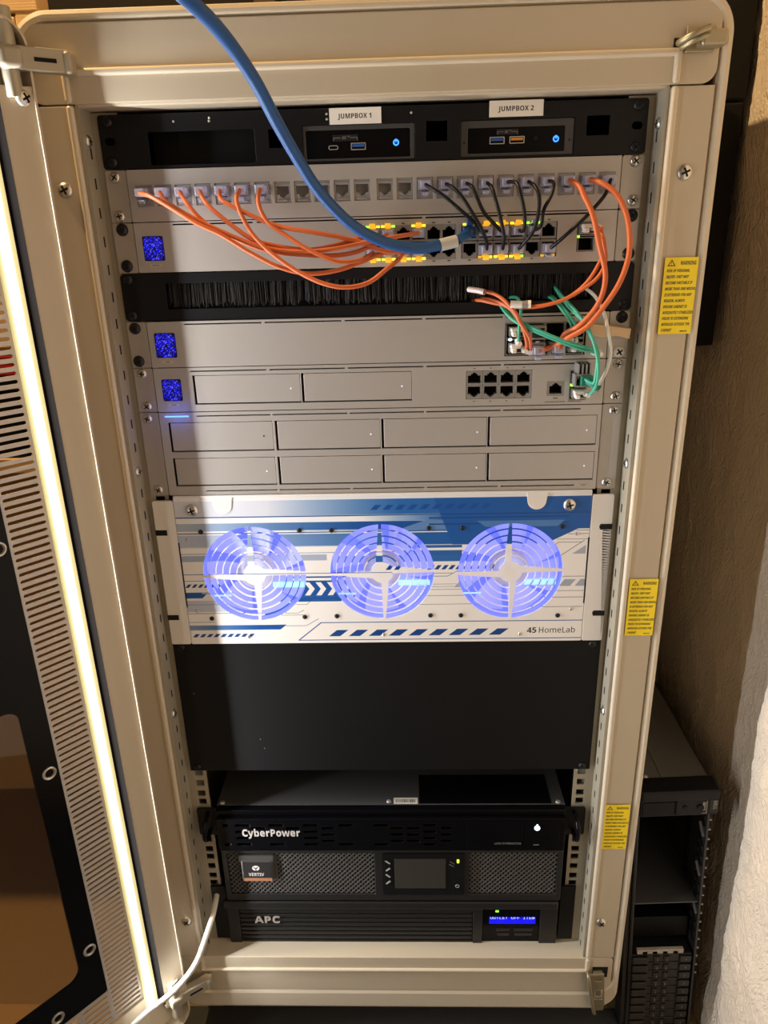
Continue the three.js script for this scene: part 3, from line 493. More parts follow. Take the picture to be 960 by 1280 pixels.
// --- 8: the big white and blue server with three lit fans
const lab = thing('storage_server', 'white and blue four-unit server with three lilac lit fans', 'server', [0, -0.5334, 0]);
{
  const X0 = -0.2183, X1 = 0.2183, YT = -0.3562, YB = -0.5332, W = 2048, K = W / (X1 - X0), H = Math.round((YT - YB) * K);
  const art = canvas(W, H, (c) => {
    const px = (x) => (x - X0) * K, py = (y) => (YT - y) * K, mm = K / 1000;
    const BLUE = '#12519c', DEEP = '#0d4489', WHITE = '#f3efe9', GREY = '#aeb9cb', PALE = '#c9cfd8';
    const rect = (x0, x1, y0, y1, f) => { c.fillStyle = f; c.fillRect(px(x0), py(y1), (x1 - x0) * K, (y1 - y0) * K); };
    const poly = (pts, f) => { c.fillStyle = f; c.beginPath(); pts.forEach(([x, y], i) => (i ? c.lineTo(px(x), py(y)) : c.moveTo(px(x), py(y)))); c.closePath(); c.fill(); };
    const path = (pts, w, f) => { c.strokeStyle = f; c.lineWidth = w * mm; c.beginPath(); pts.forEach(([x, y], i) => (i ? c.lineTo(px(x), py(y)) : c.moveTo(px(x), py(y)))); c.stroke(); };
    const fade = (x0, x1, a, b) => { const g = c.createLinearGradient(px(x0), 0, px(x1), 0); g.addColorStop(0, a); g.addColorStop(1, b); return g; };
    const hatch = (x0, n, step, w, y0, y1, lean, f) => { for (let i = 0; i < n; i++) { const x = x0 + i * step; poly([[x, y0], [x + w, y0], [x + w + lean, y1], [x + lean, y1]], f); } };
    rect(X0, X1, YB, YT, WHITE);
    rect(X0, X1, -0.3795, -0.3622, fade(-0.12, 0.02, '#d3d6de', '#2565ad')); rect(X0, X1, -0.3622, YT, fade(-0.12, 0.06, '#e8e8ea', '#e3e4e6'));
    rect(X0, X1, -0.381, -0.3798, DEEP);
    rect(X0, X1, -0.387, -0.3812, fade(-0.02, 0.07, '#eeeeee', '#2a66ab'));
    rect(X0, 0.052, -0.3962, -0.3872, fade(-0.21, -0.02, GREY, '#0f4f9b')); poly([[0.02, -0.3962], [0.046, -0.3868], [0.12, -0.3868], [0.12, -0.3962]], '#5e86bb');
    rect(0.11, X1, -0.3962, -0.3868, '#1a5aa3'); rect(X0, X1, -0.3985, -0.3962, fade(-0.1, 0.05, '#eceae6', '#4f7db8'));
    rect(X0, X1, -0.3993, -0.3983, DEEP);
    rect(X0, X1, -0.4145, -0.4005, fade(-0.2, 0.03, '#b4bdce', '#1d5da6'));
    rect(X0, X1, -0.4155, -0.4145, PALE);
    // the solid blue corner on the right
    poly([[0.075, -0.415], [0.174, -0.415], [0.207, -0.3985], [X1, -0.3985], [X1, -0.3622], [0.055, -0.3622]], '#1558a5');
    for (const y of [-0.3845, -0.3915]) rect(0.05, 0.196, y - 0.0007, y + 0.0007, DEEP);
    poly([[0.11, -0.3955], [0.185, -0.3955], [0.192, -0.3885], [0.1, -0.3885]], '#4d7cb6'); rect(0.03, X1, -0.381, -0.3798, DEEP);
    poly([[0.174, -0.415], [0.207, -0.3985], [X1, -0.3985], [X1, -0.42], [0.17, -0.42]], WHITE); path([[0.1965, -0.4045], [X1, -0.4045]], 0.5, DEEP); path([[0.205, -0.4005], [X1, -0.4005]], 0.5, DEEP);
    path([[0.185, -0.4105], [X1, -0.4105]], 0.4, '#57616f');
    rect(0.02, 0.085, -0.4285, -0.4155, '#2662a9');
    // middle stripes
    rect(X0, 0.1, -0.4215, -0.4185, WHITE); path([[X0, -0.4225], [0.09, -0.4225]], 0.5, '#3a6cab'); rect(X0, -0.06, -0.4315, -0.4245, '#a8b3c6'); rect(-0.05, 0.1, -0.4345, -0.427, '#2a67ad');
    rect(X0, X1, -0.443, -0.4345, WHITE); path([[X0, -0.4468], [-0.03, -0.4468], [0.01, -0.4468]], 0.6, DEEP); path([[0.01, -0.4485], [0.075, -0.4485]], 0.5, '#5f6873'); path([[0.045, -0.452], [0.07, -0.452], [0.083, -0.4445]], 0.5, DEEP);
    hatch(0.003, 2, 0.009, 0.005, -0.4438, -0.4385, 0.004, DEEP); hatch(0.048, 10, 0.0075, 0.0042, -0.444, -0.439, 0.0038, DEEP);
    path([[0.17, -0.428], [0.187, -0.414], [0.212, -0.414]], 0.5, '#57616f'); path([[0.19, -0.4295], [0.214, -0.412]], 0.6, '#57616f'); poly([[0.202, -0.4275], [0.216, -0.4175], [0.216, -0.4275]], '#aab2c0');
    path([[X0, -0.4545], [-0.17, -0.4545]], 0.5, DEEP); hatch(-0.2175, 6, 0.0068, 0.0038, -0.4625, -0.4585, 0.0034, DEEP);
    poly([[X0, -0.4755], [-0.2, -0.4755], [-0.193, -0.4685], [X0, -0.4685]], BLUE); rect(-0.2, -0.16, -0.4705, -0.4688, GREY);
    rect(X0, -0.15, -0.4925, -0.4785, fade(-0.21, -0.15, '#bcc4d2', '#d2d7df')); path([[X0, -0.4835], [-0.17, -0.4835]], 0.4, DEEP); path([[X0, -0.4945], [-0.135, -0.4945]], 0.5, DEEP);
    // chevron block between the first two fans
    poly([[-0.105, -0.4505], [-0.04, -0.4505], [-0.035, -0.4735], [-0.0475, -0.481], [-0.12, -0.481], [-0.112, -0.47]], BLUE);
    rect(-0.105, -0.03, -0.4555, -0.4522, WHITE);
    for (let i = 0; i < 4; i++) { const x = -0.0865 + i * 0.0125; poly([[x, -0.4575], [x + 0.006, -0.4575], [x + 0.0115, -0.4655], [x + 0.006, -0.4735], [x, -0.4735], [x + 0.0055, -0.4655]], WHITE); }
    rect(-0.105, -0.03, -0.4757, -0.4742, '#1f5ea6');
    path([[-0.1, -0.4845], [-0.085, -0.4845], [-0.079, -0.479], [-0.052, -0.479]], 0.5, '#57616f');
    poly([[-0.135, -0.4985], [-0.114, -0.4825], [-0.1, -0.4825], [-0.117, -0.4985]], BLUE);
    path([[-0.11, -0.495], [-0.095, -0.495], [-0.0885, -0.4915]], 0.5, '#57616f'); path([[-0.12, -0.4975], [-0.087, -0.4975], [-0.0875, -0.4975]], 0.5, '#57616f');
    // lines between the second and third fans
    for (const y of [-0.4615, -0.468, -0.4755, -0.486]) path([[0.035, y], [0.098, y]], 0.45, '#5f6873'); path([[0.035, -0.4645], [0.09, -0.4645]], 0.4, '#5f6873');
    poly([[0.077, -0.4655], [0.083, -0.458], [0.1, -0.458], [0.1, -0.4655]], '#aab2c0');
    for (let i = 0; i < 4; i++) { const x = 0.156 + i * 0.017; poly([[x, -0.4655], [x + 0.012, -0.4655], [x + 0.018, -0.4575], [x + 0.006, -0.4575]], '#a3adbf'); }
    path([[0.19, -0.454], [0.217, -0.454]], 0.5, '#5f6873'); path([[0.18, -0.4712], [0.217, -0.4712]], 0.5, '#5f6873'); path([[0.17, -0.479], [0.217, -0.479]], 0.5, '#5f6873'); path([[0.16, -0.4905], [0.217, -0.4905]], 0.5, '#5f6873');
    // bottom left taper and hatch
    poly([[X0, -0.5155], [-0.1165, -0.5155], [-0.109, -0.5095], [X0, -0.5095]], fade(-0.215, -0.14, '#7f97bb', '#0f4f9b')); path([[-0.11, -0.511], [-0.087, -0.511], [-0.073, -0.5025]], 0.5, DEEP); path([[X0, -0.5055], [-0.19, -0.5055]], 0.4, DEEP);
    hatch(-0.2165, 9, 0.0078, 0.0046, -0.5245, -0.5205, 0.0038, DEEP);
    // bottom title band
    path([[X1, -0.5075], [-0.0705, -0.5075], [-0.0965, -0.5295], [X1, -0.5295]], 0.9, '#114d97'); path([[-0.0705, -0.5075], [-0.0965, -0.5295]], 1.1, '#114d97');
    hatch(-0.0625, 9, 0.0223, 0.0125, -0.5248, -0.517, 0.0095, DEEP);
    hatch(-0.0115, 10, 0.0128, 0.0068, -0.3745, -0.369, 0.0052, '#0f4c98');
    c.fillStyle = '#16161c'; c.textBaseline = 'alphabetic'; const s = 9.6 * mm;
    c.font = 'bold ' + s + 'px sans-serif'; c.fillText('45', px(0.1582), py(-0.5228), 13.5 * mm); c.font = s + 'px sans-serif'; c.fillText('HomeLab', px(0.1705), py(-0.5228), 41 * mm);
  });
  const face = rectPath(X0, X1, YB, YT, 0.001, THREE.Shape);
  const FANS = [[-0.1397, -0.4478], [-0.0008, -0.447], [0.1373, -0.448]];
  const arcHole = (cx, cy, q, r0, r1) => {
    const half = (r) => 0.0014 + 0.0026 * Math.max(0, (0.056 - r) / 0.044), lean = (r, k) => 0.0022 * (k % 2 ? -1 : 1) * (1 - r / 0.07);
    const a = (r, k, side) => k * Math.PI / 2 + (side * half(r) + 0.0022 * (1 - r / 0.06) + 0.0012) / r;
    const p = new THREE.Path(), n = 14, s0 = a(r1, q, 1), e0 = a(r1, q + 1, -1), s1 = a(r0, q, 1), e1 = a(r0, q + 1, -1);
    for (let i = 0; i <= n; i++) { const t = s0 + (e0 - s0) * i / n; const x = cx + r1 * Math.cos(t), y = cy + r1 * Math.sin(t); i ? p.lineTo(x, y) : p.moveTo(x, y); }
    for (let i = n; i >= 0; i--) { const t = s1 + (e1 - s1) * i / n; p.lineTo(cx + r0 * Math.cos(t), cy + r0 * Math.sin(t)); }
    p.closePath(); return p;
  };
  for (const [x, y] of FANS) for (let q = 0; q < 4; q++) for (const [a, b] of [[0.0502, 0.0562], [0.0428, 0.0493], [0.0353, 0.0419], [0.0277, 0.0344], [0.02, 0.0268], [0.0122, 0.0191]]) face.holes.push(arcHole(x, y, q, a, b));
  const pg = flat(ext(face, 0.0014, 0.0034, 0, 8)); { const p = pg.attributes.position, uv = pg.attributes.uv; for (let i = 0; i < p.count; i++) uv.setXY(i, (p.getX(i) - X0) / (X1 - X0), (p.getY(i) - YB) / (YT - YB)); }
  part('front_panel', pg, M(0xffffff, 0.38, 0, { map: art }), lab, { keepUV: true, label: 'white front panel printed with blue stripes' });
  for (const s of [-1, 1]) {
    const e = rectPath(Math.min(0.2192 * s, 0.2413 * s), Math.max(0.2192 * s, 0.2413 * s), -0.5333, -0.3612, 0.002, THREE.Shape);
    for (const y of [-0.397, -0.499]) { const p = new THREE.Path(), a = 0.2414 * s, b = 0.2315 * s, r = 0.0031; p.moveTo(0.2405 * s, y - r); p.lineTo(b, y - r); for (let i = 1; i < 8; i++) { const t = -Math.PI / 2 - Math.PI * i / 8; p.lineTo(b + s * r * Math.cos(t), y + r * Math.sin(t)); } p.lineTo(b, y + r); p.lineTo(0.2405 * s, y + r); p.closePath(); e.holes.push(p); }
    const ear = part('ear', [ext(e, 0, 0.0036, 0.0004), bx(0.2172 * s, 0.2192 * s, -0.5333, -0.3622, -0.02, 0.0022)], mat.panelWhite, lab);
    for (const y of [-0.397, -0.499]) part('ear_slot', bx(0.2292 * s, 0.2417 * s, y - 0.0031, y + 0.0031, 0.0001, 0.0039, 0), mat.hole, ear);
    part('grip_slot', bx(0.2176 * s, 0.2189 * s, -0.4865, -0.409, 0.0012, 0.0036, 0), mat.hole, lab);
    screw(lab, s < 0 ? -0.1992 : 0.1955, -0.3715, 0.005, 0.0066, mat.zinc, 0.3);
    // finger notch, a pale half-round scoop
    const nx = s < 0 ? -0.1665 : 0.162; const sc = new THREE.Shape(); sc.moveTo(nx - 0.0115, -0.3572); sc.lineTo(nx - 0.0105, -0.361); sc.lineTo(nx - 0.0098, -0.366); sc.absarc(nx, -0.3668, 0.0098, Math.PI, Math.PI * 2, false); sc.lineTo(nx + 0.0105, -0.361); sc.lineTo(nx + 0.0115, -0.3572); sc.closePath();
    part('finger_notch', [ext(sc, 0.003, 0.0042, 0.0004)], mat.panelWhite, lab);
  }
  part('top_lip', bx(X0, X1, -0.3585, -0.3558, -0.02, 0.004, 0.001), mat.panelWhite, lab);
  chassis(-0.533, -0.356, lab, 0.4, 0.2165, -0.045); part('chassis_wall', [bx(-0.2165, 0.2165, -0.5332, -0.532, -0.045, 0.001), bx(-0.2165, -0.2155, -0.533, -0.356, -0.045, 0.001), bx(0.2155, 0.2165, -0.533, -0.356, -0.045, 0.001)], mat.steel, lab);
  for (const [x, y] of [[-0.1931, -0.3967], [-0.0877, -0.3965], [-0.0536, -0.397], [0.0498, -0.3959], [0.0852, -0.3964], [0.1899, -0.3962], [-0.1923, -0.5008], [-0.0882, -0.5001], [-0.0525, -0.4995], [0.0512, -0.4997], [0.0847, -0.5001], [0.1909, -0.5014]]) { const s = screw(lab, x, y, 0.0036, 0.0027, mat.blackScrew); }
  for (const [x, y] of [[-0.2088, -0.4057], [0.2055, -0.4046], [0.2053, -0.4937], [-0.208, -0.4915], [-0.1531, -0.5247], [-0.0007, -0.5233], [0.1507, -0.524]]) screw(lab, x, y, 0.0034, 0.0021, mat.zinc);
  // fans: lit blades of frosted plastic behind the rings
  const lilac = M([0.5, 0.5, 0.9], 0.35, 0, { emissive: lin(0.26, 0.3, 1), emissiveIntensity: 0.55 }), lilacDeep = M([0.35, 0.38, 0.8], 0.4, 0, { emissive: lin(0.14, 0.17, 0.85), emissiveIntensity: 0.5 }), cyan = M([0.6, 0.8, 1], 0.3, 0, { emissive: lin(0.25, 0.6, 1), emissiveIntensity: 0.9 });
  const bladeGeo = (() => { const n = 8, pos = [], idx = []; for (let i = 0; i <= n; i++) { const r = 0.021 + (0.0555 - 0.021) * i / n, a0 = 0.25 * i / n, wd = 0.78 - 0.08 * i / n; for (let j = 0; j <= 5; j++) { const a = a0 + wd * j / 5; pos.push(r * Math.cos(a), r * Math.sin(a), -0.004 * j / 5 * 2.2); } } for (let i = 0; i < n; i++) for (let j = 0; j < 5; j++) { const a = i * 6 + j; idx.push(a, a + 6, a + 1, a + 1, a + 6, a + 7); } const g = new THREE.BufferGeometry(); g.setAttribute('position', new THREE.Float32BufferAttribute(pos, 3)); g.setIndex(idx); g.computeVertexNormals(); return boxUV(flat(g)); })();
  FANS.forEach(([x, y], k) => {
    const frame = new THREE.Shape(); frame.absarc(0, 0, 0.0598, 0, Math.PI * 2); const ho = new THREE.Path(); ho.absarc(0, 0, 0.0572, 0, Math.PI * 2); frame.holes.push(ho);
    const f = part('fan', [ext(frame, -0.026, -0.0008, 0, 40).translate(x, y, 0), cyl(0.0572, 0.0572, 0.001, [x, y, -0.0255], 'z', 48)], lilacDeep, lab, { label: 'lilac lit fan behind cut rings' });
    for (let b = 0; b < 7; b++) { const m = new THREE.Mesh(bladeGeo, b % 3 === 1 ? lilac : lilac); m.name = 'blade'; m.position.set(x, y + 0.5334, -0.0075); m.rotation.z = b * Math.PI * 2 / 7 + k * 0.5; m.castShadow = m.receiveShadow = true; f.add(m); }
    part('hub', cyl(0.0208, 0.0215, 0.014, [x, y, -0.0125], 'z', 32), mat.panelWhite, f);
    part('light_bar', bx(x + 0.017, x + 0.052, y - 0.021, y - 0.0145, -0.009, -0.007, 0.001), cyan, f); part('light_bar', bx(x - 0.05, x - 0.03, y - 0.03, y - 0.0285, -0.006, -0.005), cyan, f);
    const pl = new THREE.PointLight(new THREE.Color(0.25, 0.33, 1), 0.005, 0, 2); pl.position.set(x, y + Y0, -0.004); scene.add(pl);
  });
}

// --- 9: blank panel
const blank = thing('blank_panel', 'plain black four-unit blanking panel below the white server', 'rack panel', [0, -0.7112, 0]);
{
  part('face_plate', [bx(-0.2413, 0.2413, -0.7108, -0.5338, 0, 0.0022, 0.0008), bx(-0.225, 0.225, -0.7106, -0.7092, -0.012, 0.001), bx(-0.225, 0.225, -0.5352, -0.5338, -0.012, 0.001)], mat.black, blank);
  for (const s of [-1, 1]) for (const y of [-0.5385, -0.7055]) screw(blank, 0.232 * s, y, 0.0024, 0.0042, mat.blackScrew);
  for (const [x, y] of [[-0.2245, -0.6], [-0.152, -0.665], [-0.148, -0.678]]) piece('scuff', screwOf(0.0006), mat.steel, blank, [x, y, 0.0022]);
}

// --- 10: slim black power unit with a grey lid
const ups1 = thing('power_supply', 'slim black power unit with grey lid, slotted front and CyberPower lettering', 'power supply', [0, -0.829, 0]);
{
  part('lid', [bx(-0.2165, 0.2165, -0.8285, -0.7672, -0.42, -0.002, 0.0006)], mat.greyLid, ups1, { label: 'grey metal lid' });
  const hs = [];
  const row = (xs, ys, w) => { for (const x of xs) for (const y of ys) hs.push([x - w / 2, x + w / 2, y - 0.0021, y + 0.0021, 0.002]); };
  const A = [-0.7855, -0.7955, -0.8055, -0.8155], B = [-0.79, -0.8, -0.81];
  row([-0.204], [A[0], A[3]], 0.007); row([-0.183], A, 0.018); row([-0.163], [B[0]], 0.017); row([-0.141], [A[0], A[3]], 0.018); row([-0.12], [B[0]], 0.017); row([-0.098], A, 0.018); row([-0.0765], B, 0.016); row([-0.0545], [A[0], A[3]], 0.018); row([-0.011], [A[0], A[3]], 0.018); row([0.009], B, 0.016); row([0.029], B, 0.016); row([0.049], [A[0], A[1], A[2], A[3]], 0.016); row([0.0695], B, 0.014);
  part('bezel', [plate(-0.2155, 0.2155, -0.826, -0.7755, 0.008, 0.0135, hs, 0.003, 0.0008), bx(-0.2155, 0.2155, -0.7765, -0.7668, -0.002, 0.0085, 0.0015), bx(-0.2155, 0.2155, -0.827, -0.8235, -0.002, 0.0085, 0.001), bx(0.095, 0.1625, -0.8215, -0.7805, 0.0133, 0.0141, 0.0004), bx(0.1645, 0.2085, -0.8215, -0.7805, 0.0133, 0.0139, 0.0003)], mat.blackGloss, ups1, { label: 'glossy black slotted bezel' });
  part('bezel_backing', bx(-0.213, 0.213, -0.8235, -0.7765, 0.0, 0.004), mat.hole, ups1);
  part('lettering', text3('CyberPower', 0.0105, 0.0012, -0.1845, -0.8015, 0.0133, font, 0.86), M([0.75, 0.72, 0.67], 0.35, 0.3), ups1, { label: 'silver CyberPower lettering' });
  part('model_lettering', text3('LINE INTERACTIVE', 0.0026, 0.0004, 0.129, -0.8145, 0.0142, fontThin, 1.1), M([0.2, 0.2, 0.2], 0.5), ups1);
  part('power_button', [cyl(0.0034, 0.0034, 0.0016, [0.1805, -0.789, 0.0141], 'z', 20), bx(0.1797, 0.1813, -0.7865, -0.7838, 0.0138, 0.0148)], mat.whiteLed, ups1, { label: 'lit white power button' });
  part('button_mark', bx(0.177, 0.184, -0.816, -0.8153, 0.0138, 0.0143), M([0.25, 0.25, 0.25], 0.5), ups1);
  for (const s of [-1, 1]) {
    part('ear', [plate(Math.min(0.214 * s, 0.2413 * s), Math.max(0.214 * s, 0.2413 * s), -0.811, -0.7695, -0.001, 0.002, [], 0.0025, 0.0004)], mat.blackSatin, ups1);
    part('handle', tube([[0.2275 * s, -0.776, 0.001], [0.2275 * s, -0.777, 0.018], [0.228 * s, -0.782, 0.0235], [0.228 * s, -0.797, 0.0235], [0.2275 * s, -0.803, 0.018], [0.2275 * s, -0.804, 0.001]], 0.0028), mat.blackGloss, ups1);
  }
  part('black_sticker', bx(0.037, 0.2, -0.7672, -0.7668, -0.055, -0.0035), mat.blackGloss, ups1);
  const bc = canvas(256, 64, (c) => { c.fillStyle = '#d8d2c4'; c.fillRect(0, 0, 256, 64); c.fillStyle = '#222'; let x = 22; while (x < 225) { const w = 1 + rnd() * 5; c.fillRect(x, 12, w, 36); x += w + 1 + rnd() * 5; } });
  const bg = bx(0.005, 0.035, -0.7672, -0.7667, -0.0135, -0.003); { const p = bg.attributes.position, uv = bg.attributes.uv; for (let i = 0; i < p.count; i++) uv.setXY(i, (p.getX(i) - 0.005) / 0.03, (-0.003 - p.getZ(i)) / 0.0105); } { const uv = bg.attributes.uv; for (let i = 0; i < uv.count; i++) uv.setY(i, 1 - uv.getY(i)); }
  part('serial_label', bg, M(0xffffff, 0.6, 0, { map: bc }), ups1, { keepUV: true, label: 'small white barcode label' });
  for (const [x, z] of [[-0.001, -0.0075], [0.2085, -0.006], [-0.21, -0.006], [-0.12, -0.085]]) piece('screw', screwOf(0.0032), mat.steel, ups1, [x, -0.767, z], [-Math.PI / 2, 0, 0.5]);
}

// --- 11: two-unit power unit with mesh grilles
const ups2 = thing('power_supply', 'black power unit with mesh grilles, a dark screen and a VERTIV badge', 'power supply', [0, -0.919, 0]);
function diamondMesh(x0, x1, y0, y1, z, p, w) {
  const out = [];
  const dx = y1 - y0;
  for (const s of [-1, 1]) for (let c = x0 - dx; c < x1 + dx; c += p) {
    // line x = c + s*(y - y0)*1 ; clip to the rectangle
    let ya = y0, yb = y1; const X = (y) => c + s * (y - y0) * 0.9;
    const yA = (x0 - c) / (s * 0.9) + y0, yB = (x1 - c) / (s * 0.9) + y0;
    ya = Math.max(ya, Math.min(yA, yB)); yb = Math.min(yb, Math.max(yA, yB)); if (yb - ya < 0.002) continue;
    const ax = X(ya), bxx = X(yb), L = Math.hypot(bxx - ax, yb - ya);
    out.push(new THREE.BoxGeometry(w, L, 0.0016).rotateZ(-Math.atan2(bxx - ax, yb - ya)).translate((ax + bxx) / 2, (ya + yb) / 2, z + s * 0.0002));
  }
  return out;
}
{
  const m2 = M([0.014, 0.0135, 0.0135], 0.42), m3 = M([0.1, 0.096, 0.09], 0.45);
  part('body', bx(-0.2165, 0.2165, -0.917, -0.8325, -0.4, -0.006), mat.black, ups2);
  part('bezel', plate(-0.2165, 0.2175, -0.9175, -0.8305, -0.006, 0.0055, [[-0.2095, -0.0215, -0.9065, -0.8385, 0.001], [0.1, 0.2105, -0.9065, -0.8375, 0.001]], 0.003, 0.0012), m2, ups2);
  const gl = part('grille', diamondMesh(-0.2095, -0.0215, -0.9065, -0.8385, 0.0025, 0.0066, 0.0013), m3, ups2, { label: 'left-hand mesh grille' });
  const gr = part('grille', diamondMesh(0.1, 0.2105, -0.9065, -0.8375, 0.0025, 0.0066, 0.0015), m3, ups2, { label: 'right-hand mesh grille' });
  const bt = canvas(512, 360, (c) => { c.fillStyle = '#2c2a2a'; c.fillRect(0, 0, 512, 360); c.fillStyle = '#a87858'; c.fillRect(0, 300, 512, 60); c.fillStyle = '#ece8e2'; c.beginPath(); c.ellipse(235, 110, 66, 48, 0, 0, 7); c.fill(); c.strokeStyle = '#2c2a2a'; c.lineWidth = 18; c.beginPath(); c.moveTo(195, 92); c.lineTo(235, 118); c.lineTo(275, 92); c.moveTo(235, 118); c.lineTo(235, 170); c.stroke(); c.fillStyle = '#d8d4d0'; c.font = 'bold 84px sans-serif'; c.fillText('VERTIV', 92, 262, 340); });
  const bd = part('badge', [bx(-0.1925, -0.1515, -0.8825, -0.8475, 0.002, 0.0085, 0.003), bx(-0.195, -0.149, -0.852, -0.8405, 0.002, 0.007, 0.002), bx(-0.1545, -0.1465, -0.884, -0.842, 0.0, 0.004, 0.001)], M([0.12, 0.115, 0.11], 0.3, 0.4), ups2, { label: 'grey badge reading VERTIV' });
  decal('badge_print', bt, -0.1898, -0.1535, -0.8805, -0.8495, 0.0089, bd, { rough: 0.35 });
  const pan = part('control_panel', [plate(-0.0115, 0.0935, -0.9065, -0.8375, 0.0045, 0.0068, [], 0.002, 0.0004)], mat.blackSatin, ups2);
  part('screen', [bx(0.0045, 0.0695, -0.8945, -0.8455, 0.006, 0.0075, 0.0006)], new THREE.MeshPhysicalMaterial({ color: lin(0.045, 0.044, 0.036), roughness: 0.25 }), ups2, { label: 'unlit grey screen' });
  for (const [y, t] of [[-0.8505, 0.7], [-0.8625, -0.7], [-0.873, 0.75], [-0.884, -0.75]]) { const q = part('menu_button', bx(-0.0085, 0.0005, y - 0.0048, y + 0.0048, 0.0062, 0.0074, 0.001), mat.black, ups2); part('button_icon', new THREE.BoxGeometry(0.0068, 0.002, 0.0008).rotateZ(-t).translate(-0.004, y, 0.0076), M([0.4, 0.4, 0.4], 0.5), q); }
  part('status_light', bx(0.0835, 0.0865, -0.852, -0.8465, 0.0066, 0.0078, 0.001), M([0.7, 1, 0.1], 0.4, 0, { emissive: lin(0.6, 1, 0.02), emissiveIntensity: 1.3 }), ups2, { label: 'lit green status light' });
  part('indicator_mark', [new THREE.BoxGeometry(0.007, 0.0011, 0.0006).rotateZ(-0.6).translate(0.0775, -0.852, 0.007), new THREE.BoxGeometry(0.007, 0.0011, 0.0006).rotateZ(-0.6).translate(0.077, -0.8565, 0.007)], M([0.12, 0.12, 0.12], 0.5), ups2);
  const pb = part('power_button', bx(0.0795, 0.0895, -0.8965, -0.884, 0.0062, 0.0072, 0.0015), mat.black, ups2); part('button_icon', [new THREE.TorusGeometry(0.0022, 0.0006, 6, 18).translate(0.0845, -0.8905, 0.0074)], M([0.3, 0.3, 0.3], 0.4), pb);
}

// --- 12: lowest power unit with ribbed front
const ups3 = thing('power_supply', 'lowest black power unit with horizontal ribs and a blue display', 'power supply', [0, -1.0115, 0]);
{
  const m2 = M([0.011, 0.011, 0.011], 0.42);
  part('body', bx(-0.2165, 0.2165, -1.0108, -0.922, -0.4, -0.006), mat.black, ups3);
  part('bezel', [plate(-0.2195, 0.2165, -1.0105, -0.9215, -0.006, 0.0035, [[-0.204, 0.106, -0.9995, -0.9365, 0.002], [0.1185, 0.194, -0.9985, -0.9325, 0.003]], 0.003, 0.001), bx(-0.2235, 0.2165, -0.9335, -0.9205, -0.006, 0.0062, 0.003)], m2, ups3);
  for (let i = 0; i < 8; i++) part('rib', (() => { const g = bx(-0.204, 0.106, -0.0028, 0.0028, -0.002, 0.0028, 0.0016); return g.translate(0, -0.9415 - i * 0.0077, -0.0006); })(), m2, ups3);
  part('recess', bx(-0.205, 0.2, -1.0, -0.935, -0.0058, -0.004), mat.hole, ups3);
  part('lettering', text3('APC', 0.0112, 0.0014, -0.184, -0.9595, 0.0026, font, 1.18), M([0.55, 0.5, 0.44], 0.35, 0.4), ups3, { label: 'silver APC lettering' });
  const lcd = canvas(512, 112, (c) => { c.fillStyle = '#0404f2'; c.fillRect(0, 0, 512, 112); c.strokeStyle = '#0202a0'; c.lineWidth = 4; for (let i = 0; i < 17; i++) { c.beginPath(); c.moveTo(i * 32, 40); c.lineTo(i * 32, 112); c.stroke(); } c.fillStyle = '#b8c4ff'; c.font = 'bold 58px monospace'; c.fillText('OUTLET OFF ITEM', 10, 30, 492); });
  const cp = part('control_panel', bx(0.1185, 0.194, -0.9985, -0.9325, -0.004, 0.0005, 0.001), mat.blackGloss, ups3);
  decal('display', lcd, 0.1275, 0.1885, -0.963, -0.9515, 0.0012, cp, { mat: M([0.01, 0.01, 0.02], 0.3, 0, { emissive: lin(1, 1, 1), emissiveMap: lcd, emissiveIntensity: 1.1 }), label: 'blue character display' });
  part('status_light', bx(0.1355, 0.1398, -0.9425, -0.94, 0.0, 0.0014, 0.0004), mat.greenLed, ups3, { label: 'lit green status light' });
  for (const [x0, x1, y] of [[0.137, 0.155, -0.974], [0.161, 0.186, -0.974], [0.139, 0.1545, -0.982], [0.162, 0.185, -0.982]]) part('button', bx(x0, x1, y - 0.0026, y + 0.0026, 0, 0.0016, 0.0008), m2, ups3);
  for (const s of [-1, 1]) part('rail_bracket', bx(Math.min(0.2185 * s, 0.238 * s), Math.max(0.2185 * s, 0.238 * s), -0.99, -0.898, -0.0022, 0.0015, 0.001), mat.black, ups3);
}

